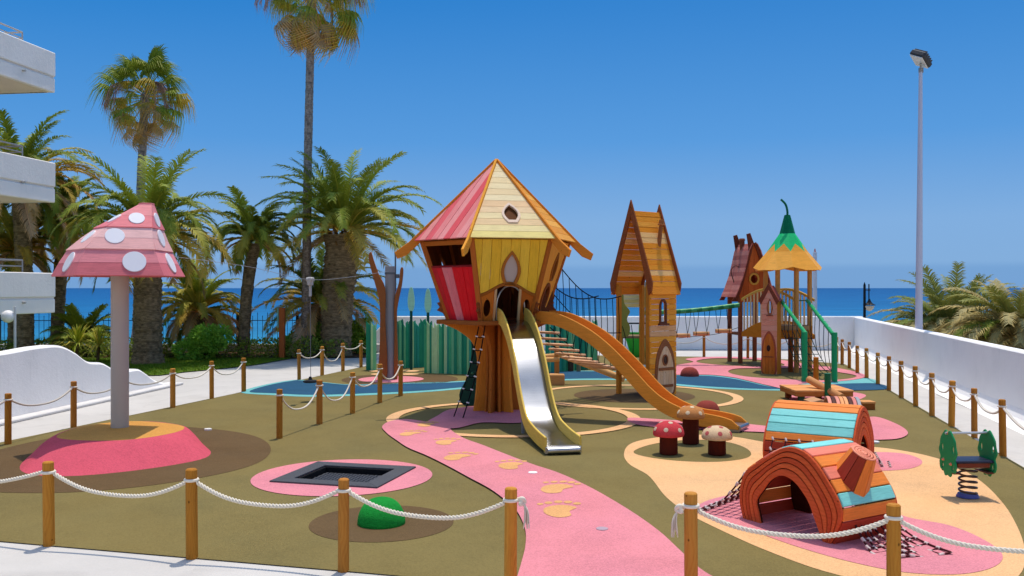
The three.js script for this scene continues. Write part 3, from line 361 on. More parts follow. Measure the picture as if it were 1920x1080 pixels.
// hotel balconies on the left
{ const b = V(-12.6, 0, -25.2), h = thing('hotel_building', 'white hotel building on the left edge with three stacked balconies', 'building', b, R(-8)), W = mat('#f4efe6', 'plaster'), rail = mat('#a9a6a2', 'iron');
  // local: the balconies' outer face is the plane x = 0, running from z = 0 (far end) towards the viewer
  for (const y of [2.02, 5.05, 8.08]) {
    const bl = new THREE.Group(); bl.name = 'balcony'; bl.position.y = y; h.add(bl);
    mesh('floor_slab', box(5.6, .22, 11, -2.9, .11, 5.5, .015, 0), mat('#e3d6c2', 'plaster'), bl);
    mesh('parapet', [box(.14, .38, 11.1, -.07, .19, 5.5, .02, 2), box(.14, .66, 11.1, -.055, .762, 5.5, .02, 2), box(.12, .05, 11.1, -.1, .405, 5.5, .004, 2), box(5.6, 1.08, .14, -2.98, .54, .03, .02, 0)], W, bl);
    mesh('railing', [rod(V(-.3, 1.42, .9), V(-.3, 1.42, 10), .022), rod(V(-.3, 1.26, .9), V(-.3, 1.26, 10), .016), ...[.9, 3.4, 6, 8.5].map(z => rod(V(-.3, .9, z), V(-.3, 1.42, z), .02)), rod(V(-.3, 1.42, .9), V(-4.5, 1.42, .9), .022), rod(V(-.3, 1.26, .9), V(-4.5, 1.26, .9), .016)], rail, bl);
    mesh('drain_spout', rod(V(-.03, y > 4 && y < 6 ? .42 : .3, 1.3), V(.09, y > 4 && y < 6 ? .42 : .3, 1.3), .03), rail, bl); }
  mesh('wall', box(6, 14, 12, -8.4, 7, 7, .03, 1), W, h); wmesh('unseen_rear_wing', box(60, 14, 8, 2, 7, 12, .03, 0), W, h);  // rear wing: out of view behind the viewer, placed to bounce light onto shaded fronts
  for (const y of [2.3, 5.33, 8.36]) for (const z of [3.5, 8.5]) { const w = mesh('window', box(.1, 2.1, 2.2, -5.38, y + 1.1, z, .01, 1), mat('#e9e6e2'), h); mesh('pane', box(.02, 1.9, 2.0, -5.32, y + 1.1, z), mat('#3a4650', 'plastic', { roughness: .1 }), w); } }
// ------------------------------------------------------------------ tree house on its finned trunk
const OR = '#cf8530', ORD = '#a96527', BRN = '#7d4624', YEL = '#c3a237', CREAM = '#e6d3a2';
const pointed = (w, h, n = 10) => { const p = []; for (let i = 0; i <= n; i++) { const t = i / n; p.push([w / 2 * (t < .42 ? .5 + .5 * Math.sin(PI / 2 * t / .42) : 1 - ((t - .42) / .58) ** 1.9), -h / 2 + h * t]); } return [...p, ...p.slice(0, -1).reverse().map(([x, y]) => [-x, y])]; };   // pointed oval with a flat foot
const shift = (pts, dx, dy, s = 1) => pts.map(([x, y]) => [x * s + dx, y * s + dy]);
const frameRing = (outer, inner, t, z) => plate(outer, t, z, .006, [inner.slice().reverse()]);
const HX = -.34, HZ = -20;
{ const th = thing('tree_house', 'hexagonal tree house on a wooden trunk with pink and cream roof facets', 'playhouse', V(HX, 0, HZ));
  const A0 = -16.6, Rb = 1.03, Rt = 1.62, yf = 2.02, ye = 3.70, vert = (k, r, y) => V(r * Math.sin(R(A0 + 60 * k)), y, r * Math.cos(R(A0 + 60 * k)));
  // trunk: six upright boards radiating from a core, flaring into brackets
  const trunk = new THREE.Group(); trunk.name = 'trunk'; th.add(trunk);
  const fin = [[.06, 0], [.52, 0], [.47, .35], [.43, .9], [.45, 1.3], [.56, 1.55], [.85, 1.78], [1.18, 1.93], [.06, 1.93]];
  for (let k = 0; k < 6; k++) { const m = mesh('fin', plate([fin[0], ...spline(fin.slice(1, 8), 4, false).map(p => [p[0], p[1]]), fin[8]], .07, 0, .008, [], 1), mat(k % 2 ? OR : ORD, 'timber'), trunk); m.rotation.y = R(A0 + 60 * k) - PI / 2; }
  for (let k = 0; k < 6; k++) { const m = mesh('fin', plate([[.05, 0], [.34, 0], [.28, .8], [.3, 1.9], [.05, 1.9]], .06, 0, .008, [], 1), mat(ORD, 'timber'), trunk); m.rotation.y = R(A0 + 30 + 60 * k) - PI / 2; }
  mesh('core', rod(V(0, 0, 0), V(0, 1.93, 0), .12, .12, 12), mat(BRN, 'timber'), trunk);
  // floor with a pointed rim
  const rim = []; for (let k = 0; k < 6; k++) { rim.push([1.32 * Math.sin(R(A0 + 60 * k)), 1.32 * Math.cos(R(A0 + 60 * k))], [1.08 * Math.sin(R(A0 + 30 + 60 * k)), 1.08 * Math.cos(R(A0 + 30 + 60 * k))]); }
  const fl = plate(rim, .09, 0, .01); fl.rotateX(PI / 2); fl.translate(0, 1.975, 0); mesh('floor', fl, mat('#8d5527', 'timber'), th);
  const H = (() => { const a = vert(0, Rb, yf).add(vert(1, Rb, yf)).multiplyScalar(.5), b = vert(0, Rt, ye).add(vert(1, Rt, ye)).multiplyScalar(.5); return b.distanceTo(a); })();
  const wall = (k, name = 'wall') => { const b0 = vert(k, Rb, yf), b1 = vert(k + 1, Rb, yf), O = b0.clone().add(b1).multiplyScalar(.5), t = vert(k, Rt, ye).add(vert(k + 1, Rt, ye)).multiplyScalar(.5); return frameOf(th, name, O, b1.clone().sub(b0).normalize(), t.sub(O).normalize()); };
  const half = v => lerp(Rb, Rt, v / H) / 2;
  // front: yellow upright planks above an arched doorway
  { const w = wall(0), arch = u => .58 + .26 * Math.cos(Math.min(1, Math.abs(u) / .66) * PI / 2) ** 2, base = [];
    for (let i = 0; i <= 24; i++) { const u = lerp(-half(.58) + .03, half(.58) - .03, i / 24); base.push([u, arch(u)]); }
    const region = [...base, [half(H) - .04, H], [-half(H) + .04, H]], win = shift(pointed(.42, .76), .03, 1.14);
    for (let i = 0; i < 8; i++) { const x0 = -.8 + i * .2, c = clipX(region, x0 + .003, x0 + .197); if (c.length < 3) continue; let g = plate(c, .03, .02, .005, [], 1); if (Math.abs(x0 + .1) < .32) g = minus(g, plate(shift(pointed(.32, .64), .03, 1.14), .2, .02, 0)); mesh('plank', g, mat(['#eec63c', '#f2cc44', '#e8be36', '#f0c940'][i % 4]), w); }
    mesh('window_frame', frameRing(win, shift(pointed(.29, .6), .03, 1.14), .05, .035), mat('#9a6228', 'timber'), w); mesh('window_pane', plate(shift(pointed(.32, .64), .03, 1.14), .012, .012, 0), mat('#a8a09a', 'plastic', { roughness: .25 }), w);
    const top = base.map(([u, v]) => [u, v + .015]), low = base.map(([u, v]) => [u, v - .055]).reverse(); mesh('arch_trim', plate([...top, ...low], .06, .03, .008), mat('#8a5420', 'timber'), w);
    const dl = (s, n) => { const pts = []; for (let i = 0; i <= 10; i++) { const u = s * lerp(.27, half(.5), i / 10); pts.push([u, arch(u) - .04]); } const out = [[s * .27, 0], ...pts, [s * half(.05), 0]]; mesh('door_side', plate(s > 0 ? out.reverse() : out, .04, .0, .006, [spline(shift(ring(0, 0, .075, .19, 12), s * .42, .28), 1)], 1), mat(n, 'timber'), w); };
    dl(-1, '#b06a26'); dl(1, '#a05a20'); for (const x of [-.26, .26]) mesh('door_post', box(.05, .74, .07, x, .37, .02), mat('#b99a70', 'timber'), w); }
  // left: red balustrade planks under an open window
  { const w = wall(5), hb = 1.17, cols = ['#b8282e', '#c8202c', '#f58a92', '#f2838c', '#e81c28', '#d41824', '#de1a26', '#cc1622'];
    for (let i = 0; i < 8; i++) { const f0 = i / 8, f1 = (i + 1) / 8, q = (f, v) => [lerp(-half(v) + .03, half(v) - .03, f), v]; const g = .004, a = q(f0, 0), b = q(f1, 0), c = q(f1, hb), d = q(f0, hb); mesh('plank', plate([[a[0] + g, a[1]], [b[0] - g, b[1]], [c[0] - g, c[1]], [d[0] + g, d[1]]], .03, .02 + .006 * (i % 2), .005, [], 1), mat(cols[i]), w); }
    mesh('lintel', box(2 * half(H) - .1, .1, .05, 0, H - .06, 0), mat(ORD, 'timber'), w); mesh('sill', box(2 * half(hb) - .06, .03, .07, 0, hb + .02, .0), mat('#8c2326'), w); }
  // right: orange board with a pointed window and a round one below
  { const w = wall(1), o1 = shift(pointed(.28, .56), .12, 1.2), o2 = spline(shift(ring(0, 0, .22, .3, 14), 0.02, .5), 1);
    const panel = [[-half(0) + .02, 0], [half(0) - .02, 0], [half(H) - .04, H], [-half(H) + .04, H]]; mesh('panel', plate(panel, .035, .015, .006, [o1, o2].map(h => h.map(p => [p[0], p[1]])), 1), mat('#dd9636', 'timber'), w);
    mesh('window_frame', frameRing(shift(pointed(.34, .64), .12, 1.2), shift(pointed(.24, .52), .12, 1.2), .06, .03), mat('#8a5420', 'timber'), w); mesh('window_frame', frameRing(ring(.02, .5, .26, .34, 28), ring(.02, .5, .2, .27, 28), .07, .03), mat('#7a4420', 'timber'), w);
    mesh('glazing_bar', box(.02, .56, .02, .12, 1.2, .015), mat('#7a4420'), w); }
  // three back walls of brown boards, each with a pointed opening
  for (const k of [2, 3, 4]) { const w = wall(k), rg = [[-half(0) + .02, 0], [half(0) - .02, 0], [half(H) - .03, H], [-half(H) + .03, H]]; for (let i = 0; i < 7; i++) { const x0 = -.84 + i * .24, c = clipX(rg, x0 + .002, x0 + .238); if (c.length < 3) continue; let g = plate(c, .03, .01, .004, [], 1); if (Math.abs(x0 + .12) < .35) g = minus(g, plate(shift(pointed(.3, .62), 0, 1.15), .3, 0, 0)); mesh('plank', g, mat(i % 2 ? '#6d3a1d' : '#5f3219', 'timber'), w); } mesh('window_frame', frameRing(shift(pointed(.36, .7), 0, 1.15), shift(pointed(.28, .58), 0, 1.15), .06, .0), mat(BRN, 'timber'), w); }
  // corner posts with carved points
  for (let k = 0; k < 6; k++) { const a = vert(k, Rb + .02, yf - .03), b = vert(k, Rt + .02, ye + .02), d = b.clone().sub(a), L = d.length(), g = box(.1, L, .1, 0, L / 2, 0, .01, 1); g.rotateY(R(A0 + 60 * k)); g.applyQuaternion(new THREE.Quaternion().setFromUnitVectors(V(0, 1, 0), d.normalize())); g.translate(a.x, a.y, a.z); mesh('corner_post', g, mat(k === 0 || k === 5 ? '#a9632a' : '#9a5a22', 'timber'), th);
    const sp = mesh('carved_point', plate([[-.04, .0], [.06, .02], [.13, .14], [.26, .2], [.2, .27], [.26, .36], [.14, .4], [.12, .52], [0, .62], [-.06, .3]], .06, 0, .008), mat(BRN, 'timber'), th), q = vert(k, Rb + .02, yf); sp.position.copy(q); sp.rotation.y = R(A0 + 60 * k) - PI / 2; }
  // roof: six facets of boards, upright ridge boards between them
  const Re = 1.80, yt = 5.46, ya = 3.70;
  const facet = k => { const e0 = vert(k, Re, ya), e1 = vert(k + 1, Re, ya), O = e0.clone().add(e1).multiplyScalar(.5), ap = V(0, yt, 0), f = frameOf(th, 'roof_facet', O, e1.clone().sub(e0).normalize(), ap.clone().sub(O).normalize()); return [f, Re / 2, ap.distanceTo(O)]; };
  const strips = (k, cols, vertical, n, hole, t = .028) => { const [f, hw, hl] = facet(k), tri = [[-hw, 0], [hw, 0], [0, hl]]; for (let i = 0; i < n; i++) { const c = vertical ? clipX(tri, lerp(-hw, hw, i / n) + .003, lerp(-hw, hw, (i + 1) / n) - .003) : clipX(tri, hl * i / n + .002, hl * (i + 1) / n - .002, 1); if (c.length < 3) continue; let g = plate(c, t, .012 + (vertical ? .006 * (i % 2) : 0), .004, [], vertical ? 1 : 0); if (hole) { const b = hole(i, n, hl); if (b) g = minus(g, plate(b, .4, 0, 0)); } mesh('board', g, mat(cols[i % cols.length], cols.kind ?? 'paint'), f); } return f; };
  strips(5, ['#e46e70', '#f29890', '#e06266', '#f2908c', '#f69e98', '#dc585c', '#f08a86', '#f6a09a', '#f2908c'], true, 9);
  const wOval = s => shift(pointed(.36 * s, .54 * s), .06, .72);
  const ff = strips(0, ['#f0dc88', '#f0dc9c', '#efcd98', '#f2dca4', '#f0cf9e', '#edc694', '#f3dfae', '#f1d5a0', '#f2dca8', '#f0d6a0', '#f3dfb0', '#f0d8a2', '#f3e0b2', '#f2dcaa'], false, 13, (i, n, hl) => (i / n * hl < 1.02 && (i + 1) / n * hl > .42) ? wOval(.8) : null);
  mesh('window_frame', frameRing(wOval(1.1), wOval(.8), .04, .025), mat('#d8bfa8'), ff); mesh('window_back', plate(wOval(.9), .01, -.02, 0), mat('#5a3418', 'timber'), ff);
  const cr = ['#cf8f33', '#c98428', '#d79b3f', '#cc8a2d']; strips(1, cr, false, 12); for (const k of [2, 3, 4]) strips(k, ['#a8662a', '#9c5c24', '#b06e30'], false, 12);
  for (let k = 0; k < 6; k++) { const m = mesh('ridge_board', plate([[.01, yt - .02], [.03, yt + .06], [Re + .12, ya - .02], [Re + .42, ya - .24], [Re + .36, ya - .38], [Re + .16, ya - .3], [.01, yt - .22]], .055, 0, .008), mat(k === 0 ? '#eba23a' : '#cc7f2c', 'timber'), th); m.rotation.y = R(A0 + 60 * k) - PI / 2; }
  mesh('roof_cap', rod(V(0, yt - .3, 0), V(0, yt + .05, 0), .07, .05, 6), mat(ORD, 'timber'), th);
  // brown carved shield where the orange slide leaves the house
  { const q = V(.86, 0, .34), g = plate(spline([[-.28, -.12], [.22, -.14], [.3, .05], [.2, .2], [.26, .4], [.12, .56], [-.02, .46], [-.14, .62], [-.26, .44], [-.2, .2], [-.34, .05]], 5).map(p => [p[0], p[1]]), .07, 0, .012); const m = mesh('carved_shield', g, mat('#5b2f17', 'timber'), th); m.position.set(q.x, yf + .12, q.z); m.rotation.y = R(35); const m2 = mesh('carved_shield', g, m.material, th); m2.position.set(q.x + .2, yf + .12, q.z - .5); m2.rotation.y = R(35); }
}
// slides: a bed swept along a side-view profile between two boards
function slide(name, label, from, to, prof, w, low, high, boardMat, bedMat, rnd) {
  const a = Math.atan2(-(to.z - from.z), to.x - from.x), s = thing(name, label, 'slide', V(from.x, 0, from.z), a), L = Math.hypot(to.x - from.x, to.z - from.z);
  const c = new THREE.CatmullRomCurve3(prof.map(([t, h]) => V(t * L, h, 0)), false, 'centripetal'), n = 60, pts = [], nor = []; for (let i = 0; i <= n; i++) { const t = c.getTangent(i / n), p = c.getPoint(i / n); pts.push(p); nor.push([-t.y, t.x]); }
  const off = (d, i) => [pts[i].x + nor[i][0] * d, pts[i].y + nor[i][1] * d], up = [], dn = [];
  for (let i = 0; i <= n; i++) { const k = rnd && i > n - 6 ? Math.sqrt(Math.max(0, 1 - ((i - n + 6) / 6) ** 2)) : 1; up.push(off(lerp(.02, high(i / n), k), i)); dn.push(off(-low, i)); }
  const g = plate([...dn, ...up.slice().reverse()], .035, 0, .01); for (const sd of [-1, 1]) { const m = mesh('side_board', g, boardMat, s); m.position.z = sd * (w / 2 + .018); }
  const pos = [], uv = [], ix = []; let len = 0; for (let i = 0; i <= n; i++) { if (i) len += pts[i].distanceTo(pts[i - 1]); for (const z of [-w / 2, -w / 6, w / 6, w / 2]) { pos.push(pts[i].x, pts[i].y, z); uv.push(z, len); } } for (let i = 0; i < n; i++) for (let j = 0; j < 3; j++) { const A = i * 4 + j, Bq = A + 4; ix.push(A, A + 1, Bq + 1, A, Bq + 1, Bq); }
  const b = new THREE.BufferGeometry(); b.setAttribute('position', new THREE.Float32BufferAttribute(pos, 3)); b.setAttribute('uv', new THREE.Float32BufferAttribute(uv, 2)); b.setIndex(ix); b.computeVertexNormals();
  if (b.attributes.normal.getY(0) < 0) { b.setIndex(ix.reverse()); b.computeVertexNormals(); }
  const bed = mesh('slide_bed', b, bedMat, s); const e = pts[n]; return [s, e, pts, w];
}
{ const [s, e, , w] = slide('metal_slide', 'broad steel slide with yellow side boards coming down the front of the tree house', V(-.02, 0, -19.15), V(.83, 0, -14.78), [[0, 2.03], [.1, 1.99], [.2, 1.83], [.3, 1.58], [.4, 1.2], [.5, .73], [.6, .36], [.68, .22], [.77, .17], [.88, .14], [1, .13]], .54, .07, t => lerp(.26, .17, t), mat('#d2b352'), mat('#9c9ea4', 'steel', { roughness: .21 }), false);
  const lip = rod(V(e.x + .02, e.y - .045, -w / 2), V(e.x + .02, e.y - .045, w / 2), .05, .05, 16, .002); mesh('steel_lip', [lip, box(.14, .12, .6, e.x - .05, .085, 0, .01)], mat('#b9b9bd', 'steel', { roughness: .35 }), s);
  mesh('entry_bar', [tube([V(-.1, 1.95, -.3), V(-.06, 2.5, -.27), V(-.1, 2.72, -.1), V(-.1, 2.72, .1), V(-.06, 2.5, .27), V(-.1, 1.95, .3)], .02, 30, 8)], mat('#c9c9cc', 'steel'), s); for (const z of [-.2, .2]) mesh('support', rod(V(2.2, 0, z), V(2.12, .68, z), .03), mat('#7d7d80', 'iron'), s); }
{ const [s, e] = slide('wooden_trough_slide', 'long orange trough slide running right from the tree house', V(.66, 0, -19.5), V(4.34, 0, -17.2), [[0, 2.0], [.05, 2.0], [.12, 1.95], [.264, 1.68], [.36, 1.40], [.43, 1.14], [.5, .86], [.563, .6], [.63, .39], [.7, .25], [.78, .15], [.86, .12], [1, .12]], .5, .05, t => .21, mat('#cf8834'), mat('#c47a28'), true);
  mesh('steel_lip', [box(.3, .13, .5, e.x - .14, .07, 0, .01), rod(V(e.x, .1, -.25), V(e.x, .1, .25), .045, .045, 12, .002)], mat('#a9a6a6', 'steel'), s); }
// climbing rope ladder and the dark green board behind it
const ROPE = mat('#14171a', 'rope'), CLIP = mat('#d9d9d5', 'plastic');
{ const l = thing('rope_ladder', 'narrow black rope ladder hanging from the tree house floor to the ground', 'rope ladder', V(-.98, 0, -19.0)), A = [V(.29, 1.92, -.12), V(-.23, .02, .0)], Bq = [V(.42, 1.92, -.05), V(-.03, .02, .22)];
  const at1 = (p, t) => p[0].clone().lerp(p[1], t).add(V(.05 * Math.sin(PI * t), 0, 0)); for (const p of [A, Bq]) mesh('rope', tube([0, .25, .5, .75, 1].map(t => at1(p, t)), .014, 16), ROPE, l);
  for (const t of [.12, .26, .4, .55, .69, .83]) { const a = at1(A, t), b = at1(Bq, t), m = a.clone().lerp(b, .5).add(V(0, -.03, 0)); mesh('rung', tube([a, m, b], .011, 8), ROPE, l); mesh('clip', [a, b].map(q => rod(q.clone().add(V(-.03, .01, .012)), q.clone().add(V(.03, -.01, .012)), .016, .016, 6)), CLIP, l); } }
{ const b = onGround(884, 764), o = thing('climbing_board', 'dark green leaning board under the left side of the tree house', 'board', V(b.x, 0, b.z - .3)); const m = mesh('board', plate(spline([[-.2, .02], [.32, .02], [.34, .5], [.26, 1.1], [.2, 1.75], [-.0, 1.75], [-.02, 1.2], [-.1, .7], [-.3, .25]], 4).map(p => [p[0], p[1]]), .04, 0, .006), mat('#23493c'), o); m.rotation.set(-.12, .25, 0); mesh('hand_grip', [[.1, .5], [.15, .9], [.0, .75], [.16, 1.3]].map(([x, y]) => { const g = new THREE.SphereGeometry(.035, 10, 8); g.translate(x, y, .03 + .0); return g; }), mat('#2f6a52', 'plastic'), o).rotation.set(-.12, .25, 0); }
// ------------------------------------------------------------------ rope stair bridge from the tree house to the orange tower
{ const A = V(.66, 1.76, -20.95), Bq = V(2.42, .7, -22.7), d = V(1.76, 0, -1.75).normalize(), n = V(d.z, 0, -d.x).negate(), W = .36, br = thing('rope_bridge', 'swaying rope bridge of wooden treads between the tree house and the orange tower', 'rope bridge', V(A.x, 0, A.z));
  const P = (t, s, h = 0) => A.clone().lerp(Bq, t).addScaledVector(n, s * W).add(V(0, h - .22 * Math.sin(PI * t) * (1 - .2 * t), 0)), ang = Math.atan2(-n.z, n.x);
  for (let i = 0; i < 11; i++) { const t = (i + .5) / 11, c = P(t, 0), g = box(.86, .05, .15, 0, 0, 0, .012, 0); g.rotateY(ang); g.translate(c.x, c.y, c.z); wmesh('tread', g, mat(['#d0a583', '#c49a78', '#d8ae8b'][i % 3], 'timber'), br); }
  for (const s of [-1, 1]) {
    wmesh('bearing_rope', tube([0, .25, .5, .75, 1].map(t => P(t, s * .8, .045)), .014, 20), ROPE, br);
    const hand = t => P(0, s).setY(3.42).lerp(P(1, s).setY(2.5), t).add(V(0, -.42 * Math.sin(PI * t), 0)), mid = t => P(t, s, 0).lerp(hand(t), .5);
    wmesh('hand_rope', tube([0, .2, .4, .6, .8, 1].map(hand), .014, 24), ROPE, br); wmesh('hand_rope', tube([0, .2, .4, .6, .8, 1].map(mid), .012, 24), ROPE, br);
    for (let i = 0; i < 11; i++) { const t = (i + .5) / 11; wmesh('suspender', tube([hand(t), mid(t + .015), P(t, s * .8, .03)], .009, 6, 5), ROPE, br); } } }
// balance logs standing behind the metal slide
{ const o = thing('balance_logs', 'balance trail of a block, a post and inclined round logs behind the steel slide', 'balance logs', onGround(1044, 722)), W = mat('#c79a62', 'timber'), D = mat('#a8743e', 'timber'), Zb = -o.position.z;
  mesh('step_block', [box(.42, .3, .4, 0, .16, 0, .02), box(.36, .05, .34, 0, .03, 0)], mat('#b98a58', 'timber'), o); mesh('post', rod(V(.02, .2, -.4), V(.02, 1.05, -.4), .07, .07), D, o);
  const w2l = p => p.sub(o.position); mesh('log', rod(w2l(at(1022, 669, Zb + .6)), w2l(at(1049, 667, Zb + .5)), .08, .08), W, o); mesh('log', rod(w2l(at(1022, 674.5, Zb + .4)), w2l(at(1049, 674, Zb + .35)), .07, .07), W, o); mesh('log', rod(w2l(at(1050, 664, Zb + .3)), w2l(at(1170, 711, Zb - .6)), .09, .09), W, o);
  mesh('post', rod(w2l(onGround(1070, 697)), w2l(onGround(1070, 697)).add(V(0, .5, 0)), .09), mat('#4e3b2c', 'timber'), o); mesh('post', rod(w2l(onGround(1085, 697)), w2l(onGround(1085, 697)).add(V(0, .55, 0)), .07), mat('#8b7a55', 'timber'), o); }
// ------------------------------------------------------------------ orange tower
{ const w = 1.13, d = .93, t = thing('play_tower', 'narrow orange plank tower with a steep pointed roof and a little arched door', 'play tower', V(3.369, 0, -23.131), R(38.2));
  for (const [x, z] of [[-d / 2 + .04, w / 2 - .055], [-d / 2 + .04, -w / 2 + .05], [d / 2 - .05, -w / 2 + .05], [d / 2 - .05, w / 2 - .055]]) mesh('post', box(.11, 2.78, .11, x, 1.39, z, .01, 1), mat('#bd7d2c', 'timber'), t);
  mesh('deck', box(d - .12, .07, w - .14, 0, .68, 0), mat('#5b6a72'), t); mesh('beam', [box(.06, .16, w - .12, -d / 2 - .02, .58, 0), box(d - .1, .14, .05, 0, .58, -w / 2 - .01)], mat('#a8691f', 'timber'), t);
  const wall = new THREE.Group(); wall.name = 'wall'; wall.position.set(0, 0, w / 2 + .02); t.add(wall);
  const lance = (ww, h, cx, cy, n = 8) => { const p = [[cx + ww / 2, cy - h / 2]]; for (let i = 0; i <= n; i++) { const a = i / n * PI; p.push([cx + ww / 2 * Math.cos(a), cy + h / 2 - ww * .75 + ww * .75 * Math.sin(a)]); } p.push([cx - ww / 2, cy - h / 2]); return p; };
  const r = rng(5), rows = 20, hh = 2.66 / rows; for (let i = 0; i < rows; i++) { const y = .04 + i * hh, pale = i === 11 || i === 12 || i === 19, e = .02 * r(); let g = box(d + .04 - e, hh - .007, .03, e / 2, y + hh / 2, .004 * (i % 2), .006, 0); if (y > 1.75 && y < 2.5) g = minus(g, plate(lance(.14, .5, -.02, 2.12), .3, 0, 0)); mesh('plank', g, mat(pale ? ['#dba876', '#e0b080'][i % 2] : ['#ffac3c', '#fca232', '#ffb548', '#fda83a'][i % 4], 'timber'), wall); }
  mesh('window_frame', [frameRing(lance(.25, .62, -.02, 2.12), lance(.14, .5, -.02, 2.12), .05, .03), box(.34, .05, .09, -.02, 1.8, .05)], mat('#6c4130', 'timber'), wall);
  const door = new THREE.Group(); door.name = 'door'; door.position.set(.06, .08, .02); wall.add(door); const arch = (a, h) => spline([[-a / 2, 0], [-a / 2 - .03, h * .45], [-a * .4, h * .78], [0, h], [a * .4, h * .78], [a / 2 + .03, h * .45], [a / 2, 0], [0, -.02]], 5).map(p => [p[0], p[1]]);
  mesh('door_frame', plate(arch(.66, 1.36), .03, .006, .008), mat('#8d5a3a', 'timber'), door); const leaf = shift(arch(.5, 1.16), 0, .02); for (let i = 0; i < 6; i++) { const c = clipX(leaf, -.3 + i * .1 + .003, -.3 + i * .1 + .097); if (c.length > 2) mesh('door_plank', plate(c, .03, .024, .005, [], 1), mat(['#f0cda4', '#e8c298', '#f3d2ac'][i % 3], 'timber'), door); }
  mesh('door_bar', [box(.54, .07, .02, 0, .62, .05), box(.5, .07, .02, 0, .2, .05)], mat('#8d5a3a', 'timber'), door); mesh('porthole', frameRing(ring(-.04, .84, .1, .14, 24), ring(-.04, .84, .07, .105, 24), .03, .05), mat('#8d5a3a', 'timber'), door); mesh('porthole_glass', plate(ring(-.04, .84, .075, .11, 24), .012, .042, 0), mat('#3a2018', 'plastic', { roughness: .2 }), door);
  // steep roof: boards on both slopes, arrow-head boards at the gables
  for (const s of [1, -1]) { const O = V(0, 2.72, s * (w / 2 + .07)), top = V(0, 4.62, 0), Vv = top.clone().sub(O), L = Vv.length(), f = frameOf(t, 'roof_slope', O, V(s, 0, 0), Vv.normalize()), n = 14; for (let i = 0; i < n; i++) mesh('board', box(d + .06, L / n - .006, .025, 0, (i + .5) * L / n, .02 + .004 * (i % 2), .005, 0), mat(i === 2 || i === 8 || i === 9 ? '#f6c47e' : ['#f09c30', '#ea9228', '#f5a840'][i % 3], 'timber'), f); mesh('eave_board', box(d + .08, .2, .04, 0, -.1, .012), mat('#d8862a', 'timber'), f); }
  for (const [x, top] of [[-d / 2 - .05, 4.9], [d / 2 + .05, 4.84]]) for (const s of [1, -1]) { const m = mesh('barge_board', plate([[0, top], [.05 * 1, top - .12], [w / 2 + .17, 2.82], [w / 2 + .14, 2.62], [w / 2 + .04, 2.52], [w / 2 - .02, 2.78], [.28, 3.7], [0, 4.5]].map(([z, y]) => [z * s, y]).sort(() => 0), .05, 0, .008), mat('#8a4e2c', 'timber'), t); m.position.x = x + (s > 0 ? 0 : .004); m.rotation.y = -PI / 2; }
  { const c = mesh('chimney', [rod(V(0, -.12, 0), V(.02, .44, 0), .055, .05, 10), rod(V(.02, .42, 0), V(.02, .46, 0), .095, .085, 10), rod(V(.02, .46, 0), V(.02, .56, 0), .07, .06, 10)], mat('#8e5a34', 'timber'), t); c.position.set(.18, 3.86, .3); c.rotation.set(.05, 0, -.08); }
}
// yellow platform behind the tower with its green slide
{ const Z = 30, p = thing('play_platform', 'yellow planked platform standing behind the orange tower', 'play platform', V(3.98, 0, -Z - .3)), W = mat('#96702c', 'timber');
  for (const [x, z] of [[-.42, .45], [.42, .45], [-.42, -.45], [.42, -.45]]) mesh('post', box(.11, 2.9, .11, x, 1.45, z, .01, 1), W, p); mesh('deck', box(.95, .08, 1, 0, 1.1, 0), mat('#7c6a4a', 'timber'), p);
  for (let i = 0; i < 6; i++) mesh('plank', box(.74, .135, .03, 0, 2.12 + i * .14, -.46, .005, 0), mat(['#f4e092', '#eed884', '#f8e6a0'][i % 3]), p); for (let i = 0; i < 5; i++) mesh('plank', box(.03, .135, .8, .45, 2.12 + i * .14, 0, .005, 2), mat(['#d7c06a', '#ddc878'][i % 2]), p);
  mesh('side_panel', plate(spline([[0, 0], [.24, 0], [.3, .3], [.2, .55], [.3, .8], [.12, 1.05], [.06, 1.5], [0, 1.5]], 4).map(a => [a[0], a[1]]), .04, 0, .006), mat('#8c8438'), p).position.set(-.44, 1.14, .5); mesh('rail', [box(.8, .05, .05, 0, 1.55, .47)], mat('#20262a', 'iron'), p);
  for (let k = 0; k < 3; k++) mesh('net_rope', tube([V(-.4 + .3 * k, 1.5, .5), V(-.3 + .25 * k, 1.0, .62), V(-.5 + .4 * k, .1, .75)], .012, 10), ROPE, p);
  slide('green_slide', 'small bright green slide behind the orange tower', V(4.05, 0, -31.1), V(4.75, 0, -33.4), [[0, 1.2], [.1, 1.18], [.3, .95], [.6, .5], [.85, .2], [1, .16]], .5, .12, () => .26, mat('#38d868', 'plastic'), mat('#40dc70', 'plastic'), false); }
